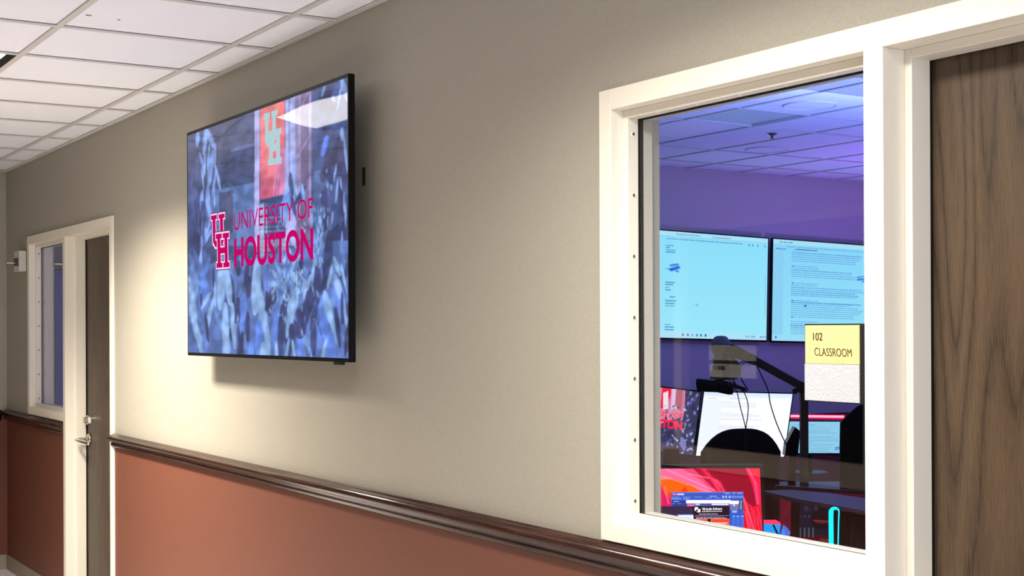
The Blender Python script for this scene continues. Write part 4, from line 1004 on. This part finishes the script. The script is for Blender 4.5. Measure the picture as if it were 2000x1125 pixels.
# ---- rear desk with the bright displays
DZ2 = 0.74
c1 = atZ(1440, 900, 7.15); c1 = Vector((c1.x, c1.y, 0))
desk('long dark desk farther back carrying the bright displays', [flat(c1 - e * 1.0 - fw * 0.35), flat(c1 + e * 0.80 - fw * 0.35), flat(c1 + e * 0.80 + fw * 0.45), flat(c1 - e * 1.0 + fw * 0.45)], DZ2)
pc = Pic(240, 150, (60, 58, 96))
bq = lambda u, v: ((u - 1225 - (766 - v) * -0.0 + (v - 758) * 0.12) / 146.0, (v - 752 - (u - 1225) * 0.11) / 123.0)
r2 = random.Random(4)
for _ in range(120):
    a_, b_ = bq(r2.uniform(1296, 1374), r2.uniform(758, 890)); pc.leaf(a_, b_, r2.uniform(.01, .03), r2.uniform(.02, .07), r2.uniform(-.9, .9), r2.choice([(48, 46, 78), (66, 64, 104), (90, 88, 140), (54, 56, 90)]), .8, asp=1.2)
pc.poly([bq(*p_) for p_ in ((1290, 752), (1340, 752), (1338, 800), (1336, 815), (1290, 830))], (220, 130, 160))
pc.poly([bq(*p_) for p_ in ((1296, 752), (1312, 752), (1311, 775), (1300, 800), (1290, 800))], (240, 40, 70))
pc.poly([bq(*p_) for p_ in ((1296, 770), (1306, 766), (1306, 800), (1296, 802))], (250, 225, 240))
pc.poly([bq(*p_) for p_ in ((1314, 752), (1322, 752), (1318, 800), (1311, 800))], (226, 196, 240))
pc.poly([bq(*p_) for p_ in ((1322, 752), (1338, 752), (1336, 805), (1320, 800))], (176, 92, 110))
pc.poly([bq(*p_) for p_ in ((1334, 752), (1339, 752), (1336, 812), (1332, 812))], (216, 130, 170), .8)
for _ in range(110):
    uu = r2.uniform(1296, 1372); vv = r2.uniform(795, 888)
    a_, b_ = bq(uu, vv); pc.leaf(a_, b_, r2.uniform(.008, .022), r2.uniform(.015, .04), r2.uniform(-1.2, 1.2), r2.choice([(178, 190, 226), (130, 140, 196), (64, 62, 100), (50, 48, 80), (200, 210, 240)]), .8, asp=1.2)
for uu, vv in ((1345, 790), (1353, 782), (1362, 774), (1358, 808), (1345, 822), (1366, 800), (1350, 770), (1340, 830)):
    a_, b_ = bq(uu, vv); pc.leaf(a_, b_, .02, .035, r2.uniform(-1, 1), (130, 140, 200), .9, asp=1.2)
pc.leaf(*bq(1350, 789), .025, .022, 0, (90, 96, 210), 1, asp=1.2); pc.leaf(*bq(1336, 868), .05, .11, -.3, (130, 132, 210), .9, asp=1.2)
r, cc = monitor('slanted display at the left of the glass showing pale flowers and red lettering', [(1225, 749), (1369, 766), (1353, 889), (1212, 871)], 7.0, pc, 1.1, DZ2, bez=0.007, chin=1.0)
scr = [o_ for o_ in r.children if o_.name.startswith('screen')][0]
REDT = emit_mat('screen_red_text', (0.95, 0.01, 0.06), 1.3)
sz = lambda u, v: atZ(u, v, 6.992)
text_quad('lettering', 'HOUSTON', sz(1243, 813), sz(1333, 822), sz(1332, 840), sz(1241, 832), REDT, scr, bold=0.05)
text_quad('lettering', 'UNIVERSITY OF', sz(1243, 799), sz(1333, 808), sz(1332.5, 817), sz(1242, 809), REDT, scr, bold=0.01)
pc = Pic(260, 170, (244, 246, 255))
r2 = random.Random(9)
pc.grad(0, 1, 0, .08, (206, 222, 248), (232, 238, 254)); textlines(pc, .05, .18, .09, .09, 1, (120, 130, 170), .5, .012, r2); textlines(pc, .30, .52, .085, .085, 1, (110, 120, 160), .5, .012, r2)
pc.rect(.0, .22, .13, .97, (226, 232, 252), .6)
for v0, n_ in ((.14, 5), (.31, 6), (.50, 6), (.70, 4), (.84, 4)):
    for k in range(n_):
        v = v0 + k * .022; w_ = .12 if k == 0 else r2.uniform(.36, .46); x = .22
        while x < .22 + w_: d_ = r2.uniform(.008, .02); pc.rect(x, x + d_, v, v + .008, (110, 120, 170), .6 if k == 1 else .3); x += d_ + .005
monitor('slanted white page display with grey text behind the microphone cables', [(1375.5, 765.5), (1548, 769.5), (1531, 892), (1359.5, 890)], 7.0, pc, 1.25, DZ2, bez=0.006, chin=1.0)
pc = Pic(200, 130, (150, 214, 246))
textlines(pc, .22, .95, .10, .98, 15, (70, 120, 170), .5, .014, random.Random(2), heads=(0, 5, 9)); pc.line(.90, .84, .97, .80, .014, (40, 100, 200), .9); pc.line(.91, .89, .98, .85, .014, (40, 100, 200), .8)
rC, cC = monitor('small cyan page monitor under the red light bar, right of the post', [(1530, 823), (1643, 824), (1643, 885), (1530, 885)], 7.9, pc, 1.0, DZ2, bez=0.007)
r = thing('monitor_light_bar', atZ(1590, 820, 7.9), 'thin glowing red light bar on top of the small cyan monitor', 'lamp')
bm = bmesh.new(); tube(bm, [atZ(1540, 812.5, 7.85), atZ(1648, 814, 7.85)], 0.0065, 10)
obj('light_tube', bm, emit_mat('red_light_bar', (1.0, 0.22, 0.36), 2.6), r, smooth=True)
bm = bmesh.new(); tube(bm, [atZ(1539, 813.5, 7.88), atZ(1650, 815, 7.88)], 0.0145, 10); obj('glow_sleeve', bm, emit_mat('red_glow', (0.75, 0.01, 0.06), 1.0), r)  # red halo round the bar, built as a glowing sleeve
o_ = bmesh.new(); a_ = atZ(1299, 877, 6.6); b_ = atZ(1327, 877, 6.6)
slab(o_, [a_, b_, Vector((b_.x, b_.y, DZ2)), Vector((a_.x, a_.y, DZ2))], fw * 0.12); bmesh.ops.bevel(o_, geom=o_.edges[:], offset=0.004, segments=2, affect='EDGES')
t = thing('desktop_speaker', flat(a_) + (DZ2,), 'small black box speaker at the lower left of the flower display', 'speaker'); obj('cabinet', o_, MT['black'], t)
bm = bmesh.new(); ctr = (a_ + b_) / 2; bmesh.ops.create_cone(bm, cap_ends=True, segments=20, radius1=0.026, radius2=0.02, depth=0.008, matrix=Matrix.Translation(ctr - fw * 0.003 + Vector((0, 0, -0.05))) @ fw.to_track_quat('Z', 'Y').to_matrix().to_4x4())
obj('driver', bm, MT['greymetal'], t)

# ---- chairs
def chair(label, u, vtop, Z, w, backh, seatz, arms=True, yaw=0.0, headrest=False, arch=0.5):
    c = atZ(u, vtop, Z); zt = c.z
    ex = Matrix.Rotation(yaw, 3, 'Z') @ e; fy = Vector((-ex.y, ex.x, 0))
    b0 = Vector((c.x, c.y, 0))
    r = thing('office_chair', (c.x + fy.x * .2, c.y + fy.y * .2, FLOOR), label, 'chair')
    # backrest: arched panel with thickness, bowed
    N, Mh = 16, 10
    bm = bmesh.new(); grid = {}
    for side in (0, 1):
        for j in range(Mh + 1):
            for i in range(N + 1):
                s_ = -1 + 2 * i / N; t_ = j / Mh
                zz_top = zt - (abs(s_) ** 3.0) * w * arch
                z0 = zt - backh
                z = z0 + (zz_top - z0) * t_
                hw = w / 2 * (0.93 + 0.07 * math.sin(PI * t_ * 0.6))
                pos = b0 + ex * s_ * hw + fy * (0.05 * s_ * s_ + 0.03 * math.sin(t_ * PI) + (0.04 if side else 0.0)) + Vector((0, 0, z))
                grid[side, j, i] = bm.verts.new(pos)
    for j in range(Mh):
        for i in range(N):
            bm.faces.new([grid[0, j, i], grid[0, j, i + 1], grid[0, j + 1, i + 1], grid[0, j + 1, i]])
            bm.faces.new([grid[1, j, i], grid[1, j + 1, i], grid[1, j + 1, i + 1], grid[1, j, i + 1]])
    for j in range(Mh):
        for i in (0, N): bm.faces.new([grid[0, j, i], grid[0, j + 1, i], grid[1, j + 1, i], grid[1, j, i]])
    for i in range(N):
        for j in (0, Mh): bm.faces.new([grid[0, j, i], grid[1, j, i], grid[1, j, i + 1], grid[0, j, i + 1]])
    obj('backrest', bm, MT['darkfab'], r, smooth=True)
    s0 = b0 + fy * 0.30 + Vector((0, 0, seatz))
    bm = bmesh.new(); slab(bm, [s0 + ex * (w * .52) * math.cos(k * PI / 12) * (1 if True else 1) + fy * 0.25 * math.sin(k * PI / 12) for k in range(24)], Vector((0, 0, -0.07)))
    bmesh.ops.bevel(bm, geom=[e_ for e_ in bm.edges if len(e_.link_faces) == 2], offset=0.012, segments=2, affect='EDGES')
    obj('seat', bm, MT['darkfab'], r)
    bm = bmesh.new(); tube(bm, [b0 + Vector((0, 0, zt - backh + 0.15)), b0 + fy * -0.03 + Vector((0, 0, seatz - 0.02)), b0 + fy * 0.25 + Vector((0, 0, seatz - 0.085))], 0.022, 8)
    obj('back_support', bm, MT['black'], r)
    bm = bmesh.new(); tube(bm, [s0 + Vector((0, 0, -0.07)), Vector((s0.x, s0.y, FLOOR + 0.10))], [0.028, 0.024], 12); obj('gas_column', bm, MT['black'], r)
    for k in range(5):
        a = k * 2 * PI / 5 + .3; d = ex * math.cos(a) + fy * math.sin(a); base_ = Vector((s0.x, s0.y, 0))
        bm = bmesh.new(); tube(bm, [base_ + Vector((0, 0, FLOOR + 0.10)), base_ + d * 0.28 + Vector((0, 0, FLOOR + 0.07))], [0.022, 0.014], 8)
        lg = obj('leg', bm, MT['black'], r)
        bm = bmesh.new(); cc_ = base_ + d * 0.28 + Vector((0, 0, FLOOR + 0.03)); tube(bm, [cc_ - fy * 0.015, cc_ + fy * 0.015], 0.03, 12); obj('caster', bm, MT['black'], lg)
    if arms:
        for s_ in (-1, 1):
            bm = bmesh.new(); p_ = s0 + ex * s_ * (w * .58)
            tube(bm, arcpts([p_ + Vector((0, 0, -0.05)) - ex * s_ * .06, p_ + Vector((0, 0, 0.02)), p_ + Vector((0, 0, 0.20))], 4), 0.014, 8)
            a0 = p_ + Vector((0, 0, 0.205)); slab(bm, [a0 - fy * .13 - ex * .03, a0 - fy * .13 + ex * .03, a0 + fy * .13 + ex * .03, a0 + fy * .13 - ex * .03], Vector((0, 0, 0.025)))
            obj('armrest', bm, MT['black'], r)
    return r
chair('black office chair with an arched back in front of the white page display', 1454, 838, 6.3, 0.365, 0.55, 0.46, yaw=0.12, arch=0.30)
chair('large dark high backed chair at the right edge of the glass beside the sign', 1775, 772, 5.3, 0.50, 0.85, 0.46, yaw=-0.1, arch=0.22)
# dark wedge shaped speaker before the cyan monitor
bm = bmesh.new(); Zw = 6.85
slab(bm, [atZ(1553, 834, Zw), atZ(1563, 842, Zw), atZ(1559, 884, Zw), atZ(1556, 890, Zw), atZ(1533, 890, Zw), atZ(1536, 866, Zw)], fw * 0.08)
zlow = min(v.co.z for v in bm.verts)
t = thing('wedge_speaker', flat(atZ(1548, 890, Zw)) + (DZ2,), 'black wedge shaped desk speaker between the white page display and the post', 'speaker')
obj('cabinet', bm, MT['blackgloss'], t)
bm = bmesh.new(); a_ = atZ(1541, 889, Zw) + fw * .02; b_ = atZ(1555, 889, Zw) + fw * .02; slab(bm, [a_, b_, Vector((b_.x, b_.y, DZ2)), Vector((a_.x, a_.y, DZ2))], fw * 0.03); obj('foot', bm, MT['black'], t)

# ---- boom stand, camera head and microphone
Zb = 5.2
B = lambda u, v, dz=0.0: atZ(u, v, Zb + dz)
ft = B(1570, 900)
st = thing('boom_stand', (ft.x, ft.y, FLOOR), 'dark floor post with a sloping boom arm reaching left over the displays', 'stand')
def beam(bm, a, b, w0, h0, w1=None, h1=None):
    w1 = w0 if w1 is None else w1; h1 = h0 if h1 is None else h1
    d = (b - a).normalized(); s_ = fw.copy(); t_ = d.cross(s_).normalized(); s_ = t_.cross(d)
    va = [bm.verts.new(a + s_ * x * w0 / 2 + t_ * y * h0 / 2) for x, y in ((-1, -1), (1, -1), (1, 1), (-1, 1))]
    vb = [bm.verts.new(b + s_ * x * w1 / 2 + t_ * y * h1 / 2) for x, y in ((-1, -1), (1, -1), (1, 1), (-1, 1))]
    for i in range(4): bm.faces.new((va[i], va[(i + 1) % 4], vb[(i + 1) % 4], vb[i]))
    bm.faces.new(va[::-1]); bm.faces.new(vb); return bm
MT['boom'] = mat('boom_satin_black', (0.075, 0.062, 0.055), 0.45)
bm = bmesh.new(); beam(bm, Vector((ft.x, ft.y, FLOOR + 0.015)), B(1570, 752), 0.03, 0.028); obj('pole', bm, MT['boom'], st)
bm = bmesh.new(); bmesh.ops.create_cone(bm, cap_ends=True, segments=32, radius1=0.20, radius2=0.18, depth=0.016, matrix=Matrix.Translation((ft.x, ft.y, FLOOR + 0.008))); obj('base', bm, MT['black'], st)
bm = bmesh.new(); beam(bm, B(1568, 756), B(1468, 701), 0.03, 0.030, 0.03, 0.030); beam(bm, B(1475, 705), B(1424, 681), 0.034, 0.036, 0.034, 0.044); bmesh.ops.bevel(bm, geom=bm.edges[:], offset=0.003, segments=1, affect='EDGES'); obj('boom_arm', bm, MT['boom'], st)
bm = bmesh.new(); tube(bm, [B(1566, 757, -.03), B(1566, 757, .03)], 0.022, 16); obj('joint', bm, MT['black'], st)
bm = bmesh.new(); tube(bm, [B(1468, 701, -.028), B(1468, 701, .028)], 0.019, 16); obj('joint', bm, MT['black'], st)
bm = bmesh.new(); tube(bm, [B(1553, 764, -.03), B(1553, 764, .03)], 0.011, 12); obj('knob', bm, MT['black'], st)
# camera head hanging at the arm's end
ch = thing('camera_head', B(1418, 742), 'grey domed camera head with a tan body hanging from the boom', 'camera')
MT['dome'] = mat('dome_grey_blue', (0.32, 0.46, 0.52), 0.4); MT['tan'] = mat('tan_plastic', (0.42, 0.34, 0.14), 0.5); MT['taupe'] = mat('taupe_plastic', (0.14, 0.11, 0.09), 0.4)
bm = bmesh.new(); cdm = B(1408, 672.5); ring = []
prof = [(0.0, 0.034), (0.014, 0.0335), (0.024, 0.029), (0.031, 0.018), (0.036, 0.004), (0.038, -0.002), (0.0, -0.002)]
for rr_, zz in prof:
    ring.append([bm.verts.new(cdm + Vector((rr_ * math.cos(k * PI / 12), rr_ * math.sin(k * PI / 12), zz - .002))) for k in range(24)])
for i in range(len(ring) - 1):
    for k in range(24): bm.faces.new((ring[i][k], ring[i][(k + 1) % 24], ring[i + 1][(k + 1) % 24], ring[i + 1][k]))
bmesh.ops.remove_doubles(bm, verts=bm.verts[:], dist=1e-5); obj('dome', bm, MT['dome'], ch, smooth=True)
bm = bmesh.new(); slab(bm, [B(1391, 675), B(1411, 675), B(1411, 741), B(1389, 741), B(1391, 727), B(1396, 718), B(1394, 700), B(1398, 695), B(1392, 685)], fw * 0.05)
obj('body', bm, MT['tan'], ch, label='tan body')
bm = bmesh.new(); tube(bm, [B(1400, 685, -.004), B(1400, 685, .01)], 0.007, 14); obj('lens', bm, MT['black'], ch); bm = bmesh.new(); tube(bm, [B(1396, 717, -.004), B(1396, 717, .01)], 0.009, 14); obj('lens', bm, MT['black'], ch); bm = bmesh.new()
slab(bm, [B(1394, 702, -.002), B(1411, 702, -.002), B(1411, 708, -.002), B(1395, 708, -.002)], fw * 0.002); obj('stripe', bm, MT['black'], ch)
bm = bmesh.new(); slab(bm, [B(1411, 676, -.002), B(1424, 676, -.002), B(1424, 742, -.002), B(1411, 742, -.002)], fw * 0.05); obj('bracket', bm, MT['black'], ch)
bm = bmesh.new(); slab(bm, [B(1424, 690), B(1436, 700), B(1447, 713), B(1448, 724), B(1446, 735), B(1438, 742), B(1424, 742)], fw * 0.045); bmesh.ops.bevel(bm, geom=bm.edges[:], offset=0.004, segments=2, affect='EDGES'); obj('side_cover', bm, MT['taupe'], ch)
# microphone
mc = thing('microphone', B(1400, 768), 'black cylinder microphone lying level below the camera head', 'microphone')
bm = bmesh.new(); tube(bm, arcpts([B(1360, 751), B(1363, 751), B(1372, 752), B(1400, 755)], 4), [0.012, 0.017, 0.020, 0.0215, 0.022, 0.022, 0.022, 0.022, 0.022, 0.022, 0.022, 0.022, 0.022], 20); obj('grille', bm, MT['darkfab'], mc, smooth=True)
bm = bmesh.new(); tube(bm, [B(1398, 755), B(1425, 763), B(1432, 765)], [0.020, 0.0155, 0.011], 20); obj('body', bm, MT['blackgloss'], mc, smooth=True)
bm = bmesh.new(); beam(bm, B(1412, 748), B(1456, 760), 0.02, 0.022, 0.02, 0.009); beam(bm, B(1404, 740), B(1404, 752), 0.03, 0.03); obj('clip', bm, MT['black'], mc)
CAB = mat('cable_black', (0.012, 0.010, 0.03), 0.5)
def cable(label, pts, rad=0.0022, dz=0.0):
    bm = bmesh.new(); tube(bm, arcpts([B(u, v, dz) for u, v in pts], 6), rad, 6); o = obj('cable', bm, CAB, smooth=True); tag(o, label, 'cable')
cable('long thin cable sweeping from the boom joint down the right of the white page', [(1474, 706), (1488, 735), (1500, 762), (1505, 790), (1518, 830), (1537, 872)])
cable('thin cable running straight down behind the microphone tip over the white page', [(1424, 742), (1434, 757), (1440, 768), (1446, 795), (1456, 836), (1460, 880)], 0.002, .02)
cable('curved cable bulging right over the white page', [(1432, 742), (1442, 757), (1454, 768), (1461, 790), (1460, 815), (1457, 836), (1456, 880)], 0.002, .03)
cable('short cable loop hanging right of the camera head', [(1446, 736), (1452, 748), (1460, 761), (1452, 763), (1444, 756), (1430, 745)], 0.0025, .01)
cable('small cable loop between the camera head and the boom', [(1443, 711), (1452, 706), (1462, 704), (1452, 710), (1446, 716)], 0.002, .0)
